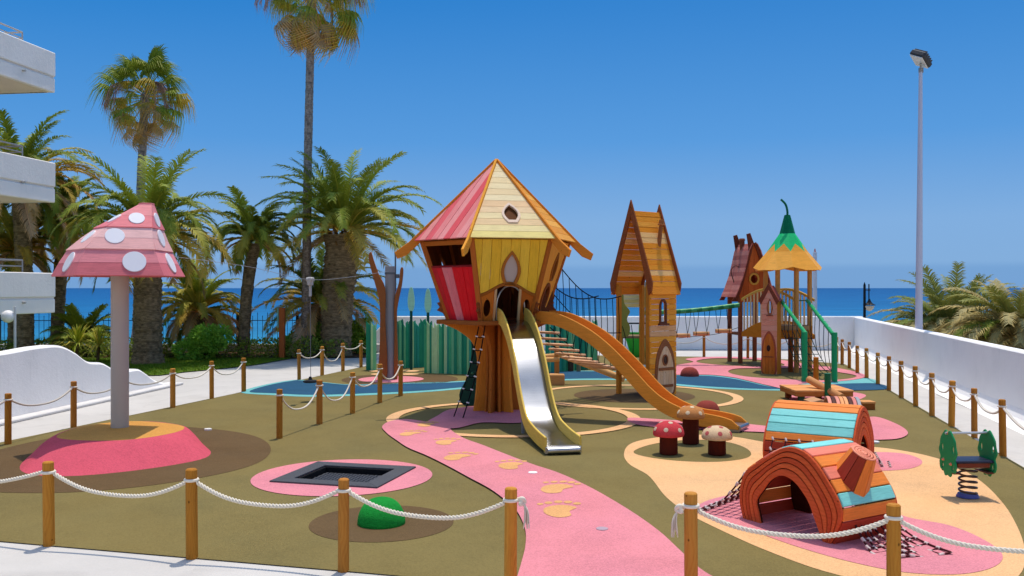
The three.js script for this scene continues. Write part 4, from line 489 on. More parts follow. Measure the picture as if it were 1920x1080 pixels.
// hanging steps under a striped green beam, from the platform to the brown hut
{ const Z = 32, o = thing('hanging_steps', 'swinging wooden steps hung on cords from a long green beam', 'hanging steps', V((1300 - 960) / FOC * Z, 0, -Z)), beam = (px, py) => at(px, py, Z).sub(o.position);
  const pts = [beam(1205, 586), beam(1272, 584), beam(1320, 580), beam(1386, 572)]; const n = 18, cv = new THREE.CatmullRomCurve3(pts), pc = [mat('#1d7a45', 'plastic'), mat('#3f9a63', 'plastic')], gs = [[], []];
  for (let i = 0; i < n; i++) { const a = cv.getPointAt(i / n), b = cv.getPointAt((i + 1) / n); const g = rod(a, b, .085, .085, 10, .001); gs[i % 2].push(g); } mesh('beam', gs[0], pc[0], o); tag(mesh('beam', gs[1], pc[1], o), 'lighter green bands of the beam');
  for (const px of [1236, 1279, 1315, 1356.5]) { const c = beam(px, px < 1300 ? 629 : px < 1330 ? 625.5 : 620.5), s = new THREE.Group(); s.name = 'step'; s.position.copy(c); o.add(s); mesh('tread', rod(V(-.28, 0, 0), V(.28, 0, 0), .075, .075, 10), mat('#c89a68', 'timber'), s); const cords = []; for (const x of [-.19, .19]) for (const q of [-.09, .11]) cords.push(tube([V(x, .06, 0), V(x + q * .5, .4, q * .4), V(x + q, beam(px, lerp(585, 574, (px - 1236) / 130)).y - c.y, 0)], .01, 6, 5), rod(V(x - .01, 0, -.0), V(x + .01, 0, 0), .085, .085, 8)); mesh('cord', cords, ROPE, s); }
  mesh('stay_rope', tube([beam(1272, 634), beam(1300, 631), beam(1345, 626), beam(1385, 614)], .01, 12), ROPE, o); }
// ------------------------------------------------------------------ brown hut with the crooked roof
{ const w = 1.08, d = 1.0, h = thing('crooked_hut', 'brown hut on stilts with a tall crooked shingled roof and a round window', 'play hut', V(8.537, 0, -33.19), R(10.8)), P = mat('#7e4a30', 'timber');
  for (const [x, z] of [[-w / 2 + .05, d / 2 - .05], [-w / 2 + .05, -d / 2 + .05], [w / 2 - .05, -d / 2 + .05], [w / 2 - .05, d / 2 - .05]]) mesh('post', box(.13, 2.5, .13, x, 1.25, z, .01, 1), P, h); mesh('deck', box(w, .09, d, 0, 1.06, 0), mat('#7a4a2c', 'timber'), h);
  const L = [[-.72, 2.36], [-.6, 2.62], [-.42, 3.1], [-.3, 3.55], [-.2, 4.0], [-.08, 4.26]], Rr = [[.72, 2.42], [.6, 2.75], [.46, 3.2], [.32, 3.62], [.2, 4.0], [.06, 4.26]];
  const gable = [[-.5, 2.2], ...L.slice(1), ...Rr.slice(1).reverse(), [.5, 2.2]]; for (let i = 0; i < 6; i++) { const c = clipX(gable.slice().reverse(), -.6 + i * .2 + .003, -.6 + i * .2 + .197); if (c.length > 2) { let g = plate(c, .04, 0, .005, [], 1); if (Math.abs(-.5 + i * .2) < .35) g = minus(g, plate(ring(0, 3.02, .13, .15, 20), .3, 0, 0)); const m = mesh('gable_plank', g, mat(['#b05524', '#a54e20', '#b85c28'][i % 3], 'timber'), h); m.position.z = d / 2; } }
  mesh('window_ring', frameRing(ring(0, 3.02, .2, .22, 28), ring(0, 3.02, .13, .15, 28), .05, 0), mat('#b98637', 'timber'), h).position.z = d / 2 + .03; mesh('back_wall', plate(gable.slice().reverse(), .04, 0, .005, [], 1), mat('#7a3a1c', 'timber'), h).position.z = -d / 2;
  for (const [side, c] of [[L, -1], [Rr, 1]]) { const s = new THREE.Group(); s.name = 'roof_slope'; h.add(s); for (let i = 0; i < side.length - 1; i++) for (let k = 0; k < 3; k++) { const f0 = k / 3, f1 = (k + 1) / 3, a = [lerp(side[i][0], side[i + 1][0], f0), lerp(side[i][1], side[i + 1][1], f0)], b = [lerp(side[i][0], side[i + 1][0], f1), lerp(side[i][1], side[i + 1][1], f1)], l = Math.hypot(b[0] - a[0], b[1] - a[1]); for (const [z0, zl] of [[-.31, .6], [.31, .62]]) { const g = box(zl, l + .015, .03, 0, 0, 0, .005, 0); const m = mesh('shingle', g, mat(['#b0665c', '#bd7266', '#a55c54', '#c47c70'][(i * 5 + k * 3 + (z0 > 0 ? 2 : 0)) % 4], 'timber'), s); m.position.set((a[0] + b[0]) / 2 + c * .03, (a[1] + b[1]) / 2 + .02, z0); m.rotation.set(0, PI / 2, 0); m.rotation.order = 'ZYX'; m.rotation.set(0, PI / 2, Math.atan2(b[1] - a[1], b[0] - a[0]) - PI / 2); m.rotation.order = 'ZYX'; } } }
  for (const z of [d / 2 + .05, -d / 2 - .05]) { mesh('barge_board', plate([[-.86, 2.25], [-.62, 2.58], [-.46, 3.1], [-.33, 3.6], [-.22, 4.1], [-.3, 4.62], [-.16, 4.66], [-.02, 4.3], [-.1, 4.0], [-.22, 3.55], [-.36, 3.05], [-.5, 2.6], [-.66, 2.25]].reverse(), .05, 0, .008), mat('#6b3422', 'timber'), h).position.z = z; mesh('barge_board', plate([[.86, 2.3], [.66, 2.72], [.5, 3.2], [.37, 3.62], [.24, 4.05], [.06, 4.34], [-.02, 4.3], [.12, 3.95], [.26, 3.55], [.4, 3.1], [.54, 2.65], [.68, 2.3]], .05, 0, .008), mat('#6b3422', 'timber'), h).position.z = z + .002; }
  mesh('chimney', [rod(V(-.14, 4.0, -.12), V(-.16, 4.42, -.12), .09, .1, 8), rod(V(-.16, 4.42, -.12), V(-.16, 4.5, -.12), .13, .1, 8)], mat('#7a4630', 'timber'), h); mesh('wall_ladder', [tube([V(-.62, 2.9, .2), V(-.72, 3.35, .2), V(-.56, 3.5, .2), V(-.42, 3.45, .2)], .018, 14)], mat('#5a3a30', 'iron'), h); }
// arched bridge with yellow bars from the hut to the pavilion
{ const a = at(1391, 600, 32.2), b = at(1492, 600, 30.0), o = thing('arched_bridge', 'small arched bridge with pale yellow bars between the brown hut and the flower pavilion', 'footbridge', V(a.x, 0, a.z), Math.atan2(-(b.z - a.z), b.x - a.x)), L = Math.hypot(b.x - a.x, b.z - a.z);
  for (const [z, nm] of [[0, '#c7a24a'], [-.85, '#b99542']]) { const lo = x => 1.05 + .42 * Math.sin(PI * x / L), hi = x => 2.25 + .36 * Math.sin(PI * x / L), arc = (f, t, n = 20) => { const u = [], d = []; for (let i = 0; i <= n; i++) { const x = L * i / n; u.push([x, f(x) + t]); d.push([x, f(x)]); } return [...d, ...u.reverse()]; };
    const base = []; for (let i = 0; i <= 20; i++) base.push([L * i / 20, lo(L * i / 20) + .1]); mesh('base_board', plate([[0, 1.0], ...[[L, 1.0]], ...base.reverse()], .05, z, .008), mat('#b07a22', 'timber'), o); mesh('hand_rail', plate(arc(hi, .09), .06, z, .01), mat(nm, 'timber'), o);
    for (let i = 0; i < 15; i++) { const x = L * (i + .7) / 15.4; mesh('bar', box(.055, hi(x) - lo(x) - .06, .04, x, (hi(x) + lo(x)) / 2 + .04, z, .008, 1), mat(i === 6 || i === 7 ? '#9a6a38' : '#cdbb86', 'timber'), o); } }
  for (let i = 0; i < 12; i++) { const x = L * (i + .5) / 12; mesh('tread', box(L / 12 - .01, .05, .78, x, 1.06 + .42 * Math.sin(PI * x / L), -.42), mat('#a0743c', 'timber'), o); } }
// flower-roofed pavilion
{ const c = V(8.93, 0, -29.7), o = thing('flower_pavilion', 'open pavilion on posts with a drooping orange flower roof under a green cap', 'pavilion', c, R(-16.7)), P = mat('#bd8848', 'timber');
  for (const [x, z] of [[-.68, 0], [-.3, .52], [.28, .52], [.69, 0], [-.3, -.52], [.28, -.52]]) mesh('post', rod(V(x, 0, z), V(x, 3.45, z), .075, .075, 12), P, o);
  mesh('deck', rod(V(0, 1.36, 0), V(0, 1.5, 0), .78, .78, 6), mat('#9c7a52', 'timber'), o); mesh('fascia', [box(.95, .34, .05, 0, 1.32, .56), box(.5, .34, .05, .52, 1.32, .3).rotateY(0)], mat('#b9782a', 'timber'), o);
  // eight petals: alternate eave corners hang lower; yellow below, green zigzag above
  const N = 8, a0 = R(9), rad = [[1.14, .1], [.62, 1.0], [.24, 1.42]], yb = 3.3, eave = k => { const a = a0 + k * PI / 4, low = k % 2 ? -.03 : .06, r = k % 2 ? 1.19 : 1.08; return V(r * Math.sin(a), yb + low, r * Math.cos(a)); }, lvl = (k, r, y) => { const a = a0 + k * PI / 4; return V(r * Math.sin(a), y, r * Math.cos(a)); };
  const solid = (list, m, name) => { const p = []; for (const [A, B2, C] of list) { p.push(...A.toArray(), ...B2.toArray(), ...C.toArray()); } const n = list.length; for (let i = 0; i < n; i++) { const [A, B2, C] = list[i], nn = B2.clone().sub(A).cross(C.clone().sub(A)).normalize().multiplyScalar(-.02); p.push(...A.clone().add(nn).toArray(), ...C.clone().add(nn).toArray(), ...B2.clone().add(nn).toArray()); } const g = new THREE.BufferGeometry(); g.setAttribute('position', new THREE.Float32BufferAttribute(p, 3)); g.computeVertexNormals(); return mesh(name, uvBox(g), m, o); };
  for (let k = 0; k < N; k++) { const e0 = eave(k), e1 = eave(k + 1), s0 = lvl(k, .66, 3.86), s1 = lvl(k + 1, .66, 3.86), t0 = lvl(k, .25, 4.46), t1 = lvl(k + 1, .25, 4.46), pk = lvl(k + .5, .46, 4.12), em = e0.clone().lerp(e1, .5).add(V(0, -.05, 0));
    solid([[e0, em, s0], [em, s1, s0], [em, e1, s1]], mat(k % 2 ? '#fbb046' : '#f7a93e'), 'petal'); solid([[s0, s1, pk]], mat('#f9a93e'), 'petal_tip'); solid([[s0, pk, t0], [pk, t1, t0], [pk, s1, t1]], mat(k % 2 ? '#1fb56a' : '#1aae66'), 'green_facet');
    solid([[t0, t1, lvl(k, .095, 5.06)], [t1, lvl(k + 1, .095, 5.06), lvl(k, .095, 5.06)]], mat('#0b6b45'), 'cap_facet'); }
  mesh('cap_top', rod(V(0, 5.02, 0), V(0, 5.07, 0), .1, .09, 8), mat('#0b6b45'), o); mesh('stem', tube([V(0, 5.02, 0), V(.0, 5.2, 0), V(-.06, 5.42, 0), V(-.2, 5.58, 0)], .035, 16, 8), mat('#0d5f40'), o);
  mesh('guard_rail', rod(V(.28, 2.3, .54), V(.69, 2.3, .05), .02), mat('#2a5a4a', 'iron'), o); mesh('support_leg', [rod(V(.1, 0, .35), V(.1, 1.35, .35), .08)], mat('#8a4e22', 'timber'), o); }
// small pink tower front with its door beside the pavilion
{ const b = at(1447, 700, 28.7), o = thing('door_tower', 'slim pink planked tower with a pointed top and an orange arched door', 'play tower', V(b.x, 0, -28.75), R(-38)), w = .5, f = new THREE.Group(); f.name = 'front'; f.position.z = .17; o.add(f);
  const outline = [[-w / 2, 0], [w / 2, 0], [w / 2, 2.3], [0, 2.72], [-w / 2, 2.3]]; for (let i = 0; i < 16; i++) { const c = clipX(outline, i * .17 + .003, i * .17 + .167, 1); if (c.length > 2) { let g = plate(c, .03, .004 * (i % 2), .005); if (i * .17 < 2.35 && i * .17 > 1.7) g = minus(g, plate(shift(pointed(.13, .42), .03, 2.12), .2, 0, 0)); mesh('plank', g, mat(['#e09a7c', '#da9276', '#e5a488'][i % 3], 'timber'), f); } }
  mesh('window_frame', frameRing(shift(pointed(.19, .5), .03, 2.12), shift(pointed(.12, .4), .03, 2.12), .04, .02), mat('#9a5a3a', 'timber'), f); mesh('window_sill', box(.2, .03, .06, .03, 1.84, .04), mat('#7c4636', 'timber'), f);
  const door = new THREE.Group(); door.name = 'door'; f.add(door); const dp = spline([[-.17, .02], [-.19, .6], [-.14, 1.05], [0, 1.28], [.14, 1.05], [.19, .6], [.17, .02], [0, .0]], 5).map(p => [p[0], p[1]]); mesh('door_frame', plate(shift(dp, 0, 0, 1.0).map(([x, y]) => [x * 1.25, y * 1.06]), .03, .018, .006), mat('#a4523a', 'timber'), door); for (let i = 0; i < 4; i++) { const c = clipX(dp, -.2 + i * .1 + .002, -.2 + i * .1 + .098); if (c.length > 2) mesh('door_plank', plate(c, .03, .034, .005, [], 1), mat(['#c87430', '#c06b28'][i % 2], 'timber'), door); }
  mesh('porthole', plate(ring(0, .82, .06, .1, 20), .02, .055, .004), mat('#3a1d14', 'plastic'), door); mesh('door_bar', box(.34, .035, .02, 0, .55, .056), mat('#8d4a30', 'timber'), door);
  mesh('side_wall', box(.05, 2.3, .32, w / 2 - .02, 1.15, -.01, .008, 1), mat('#b8711f', 'timber'), o); mesh('side_wall', box(.05, 2.3, .32, -w / 2 + .02, 1.15, -.01, .008, 1), mat('#a9682a', 'timber'), o);
  for (const s of [-1, 1]) mesh('barge_board', plate([[0, 2.86], [s * .33, 2.32], [s * .26, 2.18], [0, 2.66]], .05, 0, .006), mat('#7a3f2c', 'timber'), o).position.z = .2 + (s > 0 ? .003 : 0);
  for (const s of [-1, 1]) { const O = V(s * .27, 2.28, 0), T2 = V(0, 2.76, 0), f2 = frameOf(o, 'roof_slope', O, V(0, 0, -s), T2.clone().sub(O).normalize()); mesh('board', box(.36, .56, .025, 0, .28, .01, .005, 0), mat('#8f4a44', 'timber'), f2); } }
// green handrails and rope ramp in front of the pavilion
{ const o = thing('rope_ramp', 'rope net ramp between two slanting green handrails in front of the pavilion', 'climbing ramp', V(9.0, 0, -27.6)), G = mat('#149055', 'plastic'), l = p => p.sub(o.position);
  const a = [l(at(1465, 564, 28.9)), l(at(1511, 626, 26.2))], b = [l(at(1514, 564, 28.9)), l(at(1562, 627, 26.2))];
  for (const [p, px] of [[a, 1508.5], [b, 1564.5]]) { mesh('hand_rail', rod(p[0], p[1], .06, .06, 10), G, o); const g = l(onGround(px, 717)); mesh('rail_post', rod(g, V(g.x, p[1].y + .06, g.z), .085, .085, 12), G, o); const bolts = []; for (let k = 1; k < 6; k++) { const q = p[0].clone().lerp(p[1], k / 6).add(V(0, .06, .02)); const s = new THREE.SphereGeometry(.02, 8, 6); s.translate(q.x, q.y, q.z); bolts.push(s); } mesh('bolt', bolts, mat('#c9d2cc', 'plastic'), o); }
  const top = t => l(at(lerp(1466, 1514, t), 618, 28.9)), bot = t => l(onGround(lerp(1520, 1572, t), 706)), N = (u, v) => top(u).lerp(bot(u), v).add(V(0, -.25 * Math.sin(PI * v), 0)), net = [];
  for (let i = 0; i <= 5; i++) net.push(tube([0, .25, .5, .75, 1].map(v => N(i / 5, v)), .012, 12, 5)); for (let j = 1; j <= 7; j++) net.push(tube([0, .33, .66, 1].map(u => N(u, j / 8)), .012, 10, 5)); mesh('net', net, mat('#1d4a3c', 'rope'), o);
  for (const p of [a, b]) for (let k = 1; k < 6; k++) { const q = p[0].clone().lerp(p[1], k / 6); mesh('hanging_rope', tube([q, q.clone().lerp(N(p === a ? 0 : 1, k / 6.5), .5).add(V(-.06, -.05, .05)), N(p === a ? 0 : 1, k / 6.5)], .011, 8, 5), mat('#23303a', 'rope'), o); } }
// ------------------------------------------------------------------ log tunnels with ringed end faces
const TUN = { o: '#ef8a3e', d: '#9c3a28', s: '#d97a66', c: '#78c4c0', t: '#3a7288', r: '#b9502f', p: '#e09a80', q: '#f0a06a' };
function logTunnel(name, label, origin, turn, outer, inner, L, cols, opt = {}) {
  const t = thing(name, label, 'log tunnel', origin, turn), n = 48, walk = (pts, m) => { const len = [0]; for (let i = 1; i < pts.length; i++) len.push(len[i - 1] + Math.hypot(pts[i][0] - pts[i - 1][0], pts[i][1] - pts[i - 1][1])); return Array.from({ length: m }, (_, k) => { const s = len.at(-1) * k / (m - 1); let i = 1; while (i < pts.length - 1 && len[i] < s) i++; const f = (s - len[i - 1]) / (len[i] - len[i - 1]); return [lerp(pts[i - 1][0], pts[i][0], f), lerp(pts[i - 1][1], pts[i][1], f)]; }); };
  const O = walk(spline(outer, 5, false).map(p => [p[0], p[1]]), n), I = walk(spline(inner, 6, false).map(p => [p[0], p[1]]), n), mixp = k => O.map((p, i) => [lerp(p[0], I[i][0], k), lerp(p[1], I[i][1], k)]);
  for (const [z, dir] of [[0, 1], [-L, -1]]) { const face = new THREE.Group(); face.name = 'end_face'; face.position.z = z; t.add(face); mesh('backing', plate([...mixp(.01), ...mixp(.99).reverse()], .03, -.028 * dir, .003), mat('#3a150d', 'timber'), face);
    const ks = [0, .17, .36, .55, .75, 1]; for (let i = 0; i < 5; i++) mesh('ring_board', plate([...mixp(ks[i] + (i ? .016 : 0)), ...mixp(ks[i + 1] - (i < 4 ? .016 : 0)).reverse()], .03, 0, .006), mat(['#b9512e', '#c15930', '#b34c2b', '#c65f34', '#bd5530'][i], 'timber'), face); }
  const P = walk(outer, cols.length + 1); for (let i = 0; i < cols.length; i++) { const a = P[i], b = P[i + 1], dx = b[0] - a[0], dy = b[1] - a[1], l = Math.hypot(dx, dy), g = box(l - .008, .03, L - .03, 0, 0, 0, .007, 2); const m = mesh('plank', g, mat(TUN[cols[i]]), t); m.position.set((a[0] + b[0]) / 2 + dy / l * -.012, (a[1] + b[1]) / 2 + dx / l * .012, -L / 2); m.rotation.z = Math.atan2(dy, dx); }
  return [t, P];
}
// a sagging net of cords with pale joints: c(u, v) in world space
function net(name, label, c, nu, nv, origin, cord = '#4a1f22', knot = true) {
  const o = thing(name, label, 'climbing net', origin), l = (u, v) => c(u, v).sub(origin), g = [], k = [];
  for (let i = 0; i <= nu; i++) g.push(tube([0, .25, .5, .75, 1].map(v => l(i / nu, v)), .011, 14, 5)); for (let j = 0; j <= nv; j++) g.push(tube([0, .25, .5, .75, 1].map(u => l(u, j / nv)), .011, 14, 5)); mesh('cord', g, mat(cord, 'rope'), o);
  if (knot) { for (let i = 0; i <= nu; i++) for (let j = 0; j <= nv; j++) { const q = l(i / nu, j / nv), q2 = l(Math.min(1, i / nu + .02), Math.min(1, j / nv + .05)), d = q2.clone().sub(q).normalize().multiplyScalar(.028); k.push(rod(q.clone().sub(d), q.clone().add(d), .018, .018, 6, .002)); } mesh('joint', k, mat('#b9a9a6', 'plastic'), o); }
  return o;
}
{ // near tunnel: face plane faces the viewer's left; outline measured across the face (u) and up (v)
  const F0 = V(2.70, 0, -10.66), F1 = V(3.33, 0, -9.62), tr = Math.atan2(-(F1.z - F0.z), F1.x - F0.x);
  const outer = [[0, .0], [-.06, .2], [-.05, .38], [.03, .57], [.2, .69], [.4, .82], [.66, .95], [.9, .93], [1.06, .83], [1.2, .68], [1.34, .5], [1.39, .36], [1.33, .18], [1.23, .0]], inner = [[.27, 0], [.23, .14], [.2, .26], [.3, .4], [.42, .54], [.58, .62], [.74, .59], [.86, .5], [.95, .4], [1.04, .22], [1.14, .02]];
  const [t, P] = logTunnel('log_tunnel', 'near crawl-through log tunnel with a sawn branch stump and teal and orange planks', F0, tr, outer, inner, .88, ['d', 'o', 'd', 't', 'o', 'r', 's', 'p', 'c', 'c', 's', 'o', 's', 'o', 'c', 'o', 'd', 'd']);
  // branch stump: tapered staves round a slanting axis
  const st = new THREE.Group(); st.name = 'branch_stump'; t.add(st); st.position.set(1.17, .62, -.37); st.quaternion.setFromUnitVectors(V(0, 1, 0), V(.44, .84, -.06).normalize()); const N = 10, r0 = .255, r1 = .14, h = .37;
  for (let i = 0; i < N; i++) { const a0 = i / N * 2 * PI + .02, a1 = (i + 1) / N * 2 * PI - .02, q = (a, r, y) => V(r * Math.cos(a), y, r * Math.sin(a)), A = [q(a0, r0, -.12), q(a1, r0, -.12), q(a1, r1, h), q(a0, r1, h)], Bq = [q(a0, r0 - .04, -.1), q(a1, r0 - .04, -.1), q(a1, r1 - .035, h), q(a0, r1 - .035, h)], p = [], f = (a, b, c, d) => p.push(...a.toArray(), ...b.toArray(), ...c.toArray(), ...a.toArray(), ...c.toArray(), ...d.toArray());
    f(A[0], A[3], A[2], A[1]); f(Bq[0], Bq[1], Bq[2], Bq[3]); f(A[3], Bq[3], Bq[2], A[2]); f(A[0], Bq[0], Bq[3], A[3]); f(A[1], A[2], Bq[2], Bq[1]); const g = new THREE.BufferGeometry(); g.setAttribute('position', new THREE.Float32BufferAttribute(p, 3)); g.computeVertexNormals(); mesh('stave', uvBox(g, 1, i), mat([TUN.o, '#8c3423', TUN.d, TUN.o, TUN.c, TUN.s, TUN.c, '#b0503a', TUN.t, TUN.o][i]), st); }
  const end = new THREE.Group(); end.name = 'sawn_end'; end.position.y = h; st.add(end); mesh('disc', rod(V(0, -.02, 0), V(0, .0, 0), r1 - .01, r1 - .01, 28, .003), mat('#6b2c1c', 'timber'), end); for (const [a, b] of [[.136, .106], [.099, .074], [.067, .045], [.038, .002]]) { const g = frameRing(ring(0, 0, a, a * .98, 28), ring(.004, 0, b, b, 28), .018, 0); g.rotateX(-PI / 2); g.translate(0, .004, 0); mesh('ring_board', g, mat('#d98a72', 'timber'), end); }
}
{ const O = V(4.9, 0, -13.12);   // far tunnel: its visible end faces right; local x runs away from the viewer
  const outer = [[0, 0], [-.1, .22], [-.06, .45], [.1, .68], [.35, .88], [.55, .94], [.78, .88], [1.02, .7], [1.24, .45], [1.3, .22], [1.24, 0]], inner = [[.3, 0], [.26, .2], [.38, .42], [.55, .52], [.72, .46], [.9, .28], [.96, 0]];
  logTunnel('log_tunnel', 'far crawl-through log tunnel with orange and cyan planks and no branch stump', O, R(57), outer, inner, 1.28, ['d', 'd', 'd', 'o', 'c', 'c', 'c', 'o', 'o', 'q', 'p', 's', 'o', 't', 'o', 'd', 'd', 'd']); }
{ const up = [V(2.72, .52, -10.72), V(3.35, .5, -11.35)], lo = [V(2.18, .03, -10.95), V(2.72, .03, -11.6)]; net('climbing_net', 'dark rope net draped from the left shoulder of the near log tunnel', (u, v) => up[0].clone().lerp(up[1], u).lerp(lo[0].clone().lerp(lo[1], u), v).add(V(0, -.12 * Math.sin(PI * v), 0)), 6, 7, V(2.5, 0, -11)); }
{ const up = [V(3.6, .3, -9.75), V(4.12, .33, -10.45)], lo = [V(3.66, .02, -9.05), V(4.42, .02, -9.22)]; net('climbing_net', 'rope net with pale joints spread on the ground right of the near log tunnel', (u, v) => up[0].clone().lerp(up[1], u).lerp(lo[0].clone().lerp(lo[1], u), v).add(V(0, -.1 * Math.sin(PI * v) + .02 * Math.sin(9 * u + 5 * v), 0)), 7, 7, V(4.1, 0, -9.9)); }
{ const up = [V(3.88, .46, -13.62), V(4.7, .46, -13.1)], lo = [V(3.66, .05, -13.32), V(4.46, .05, -12.8)]; net('climbing_net', 'rope net hanging on the left side of the far log tunnel', (u, v) => up[0].clone().lerp(up[1], u).lerp(lo[0].clone().lerp(lo[1], u), v).add(V(0, -.05 * Math.sin(PI * v), 0)), 5, 4, V(4.2, 0, -13.2)); }
{ const up = [V(5.5, .14, -13.75), V(5.62, .14, -14.15)], lo = [V(5.66, .03, -13.7), V(5.8, .03, -14.1)]; net('climbing_net', 'small patch of net beside the right end of the far log tunnel', (u, v) => up[0].clone().lerp(up[1], u).lerp(lo[0].clone().lerp(lo[1], u), v).add(V(0, -.08 * Math.sin(PI * v), 0)), 3, 4, V(5.7, 0, -13.8)); }
// ------------------------------------------------------------------ mushroom stools and rubber domes
function stool(label, px, py, r, ye, yt, rs, capC, dotC, turn) {
  const o = thing('mushroom_stool', label, 'stool', onGround(px, py).add(V(0, .02, -rs)), turn); mesh('stem', rod(V(0, 0, 0), V(0, ye + .06, 0), rs * 1.02, rs * .98, 28, .01), mat('#5a2418', 'rubber'), o);
  const h = yt - ye, y = a => ye + h * Math.cos(a) ** .9, pr = [[rs * .7, ye + .03], [r * .95, ye - .02], [r * 1.0, ye + .0], [r * 1.01, ye + .02]]; for (let i = 1; i <= 10; i++) { const a = PI / 2 * (1 - i / 10); pr.push([Math.max(.0005, r * 1.0 * Math.sin(a) ** .92), ye + .02 + (h - .02) * Math.cos(a)]); } mesh('cap', lathe(pr, 36), mat(capC, 'rubber'), o);
  const dots = [[0, .9], [1.05, .95], [2.1, .85], [3.2, .95], [4.2, .9], [5.3, .92], [.5, .3], [2.8, .35], [4.8, .4]]; for (const [a, e] of dots) { const s = Math.min(.99, e * .95), ph = s * PI / 2 * .84, rr = r * Math.sin(ph) ** .92, yy = ye + .02 + (h - .02) * Math.cos(ph), nn = V(Math.sin(a) * Math.sin(ph) * h, Math.cos(ph) * r, Math.cos(a) * Math.sin(ph) * h).normalize(), g = lathe([[.037, -.012], [.037, .0015], [.03, .004], [.0005, .006]], 16); const m = mesh('dot', g, mat(dotC, 'rubber'), o); m.position.set(Math.sin(a) * rr, yy, Math.cos(a) * rr); m.quaternion.setFromUnitVectors(V(0, 1, 0), nn); } return o; }
stool('mushroom stool with a coral red cap and cream dots', 1256.5, 856, .25, .31, .53, .145, '#d4484f', '#f0d9bd', -.35);
stool('tallest mushroom stool with an orange tan cap and pale dots', 1298, 836, .24, .46, .65, .14, '#c98a52', '#f2dbb6', -.42);
stool('lowest mushroom stool with a cream cap and coral dots', 1348, 857, .245, .27, .46, .14, '#e6c9a2', '#d1696a', .0);
function dome(label, X, Z, r, h, hex) { const o = thing('rubber_dome', label, 'dome', V(X, .02, -Z)), pr = []; for (let i = 0; i <= 14; i++) { const a = i / 14 * PI / 2; pr.push([Math.max(.0005, r * Math.cos(a) ** .8), h * Math.sin(a)]); } pr.unshift([r * .96, -.01]); mesh('dome', lathe(pr, 40), mat(hex, 'rubber', { bumpScale: .008 }), o); }
dome('bright green rubber dome on the brown circle near the front', -1.49, 10.45, .272, .29, '#22a040'); dome('dark red rubber dome by the river beside the orange tower', (1293 - 960) / FOC * 27.9, 27.9, .285, .27, '#a04a40'); dome('dark red rubber dome just behind the end of the orange trough slide', (1326 - 960) / FOC * 19.7, 19.7, .27, .26, '#a04a40');
// ------------------------------------------------------------------ spring rocker
{ const o = thing('spring_rocker', 'green two-sided spring rocker with a dark seat on a coiled spring', 'spring rocker', onGround(1822, 938).add(V(0, .02, -.1)), R(3)), G = mat('#0f7d4a', 'plastic');
  const helix = [], turns = 5; for (let i = 0; i <= turns * 12; i++) { const t = i / (turns * 12), a = t * turns * 2 * PI; helix.push(V(.105 * Math.cos(a), .05 + .35 * t, .105 * Math.sin(a))); } mesh('spring', tube(helix, .014, turns * 20, 8), mat('#55433c', 'iron', { roughness: .35, metalness: .6 }), o); mesh('base_plate', rod(V(0, 0, 0), V(0, .05, 0), .14, .12, 28), mat('#4c4f86', 'plastic'), o); mesh('top_plate', box(.3, .03, .22, 0, .415, 0), mat('#8a8d90', 'steel'), o);
  mesh('seat', box(.5, .035, .34, 0, .475, 0, .012), mat('#23263a', 'plastic'), o); mesh('seat_panel', box(.42, .07, .05, 0, .435, .12), mat('#6b2f1c', 'plastic'), o);
  const half = [[0, -.17], [.07, -.19], [.12, -.12], [.2, -.1], [.23, .02], [.2, .1], [.25, .2], [.22, .3], [.2, .4], [.12, .5], [.06, .55], [0, .52]], sh = spline([...half, ...half.slice(1, -1).reverse().map(([x, y]) => [-x, y])], 4).map(p => [p[0], p[1]]);
  for (const s of [-1, 1]) { const m = mesh('side_panel', plate(sh, .022, 0, .006, [ring(.15, .26, .028, .06, 14), ring(-.15, .26, .028, .06, 14), ring(.14, -.03, .022, .05, 12), ring(-.14, -.03, .022, .05, 12)]), G, o); m.position.set(s * .26, .42, 0); m.scale.set(.86, .8, 1); m.rotation.y = PI / 2; mesh('bolt', [[-.09, .03], [.09, .0], [0, .38]].map(([z, y]) => rod(V(s * .265, .44 + y, z), V(s * .295, .44 + y, z), .02, .012, 10)), mat('#c9745a', 'plastic'), o); mesh('foot_rest', box(.1, .025, .3, s * .22, .33, 0, .008), mat('#5e3426', 'plastic'), o); }
  mesh('hand_bar', rod(V(-.3, .82, 0), V(.3, .82, 0), .016, .016, 10), mat('#c9ccd0', 'steel'), o); mesh('brace', rod(V(-.26, .385, .05), V(.26, .385, .05), .013), mat('#c9ccd0', 'steel'), o); }
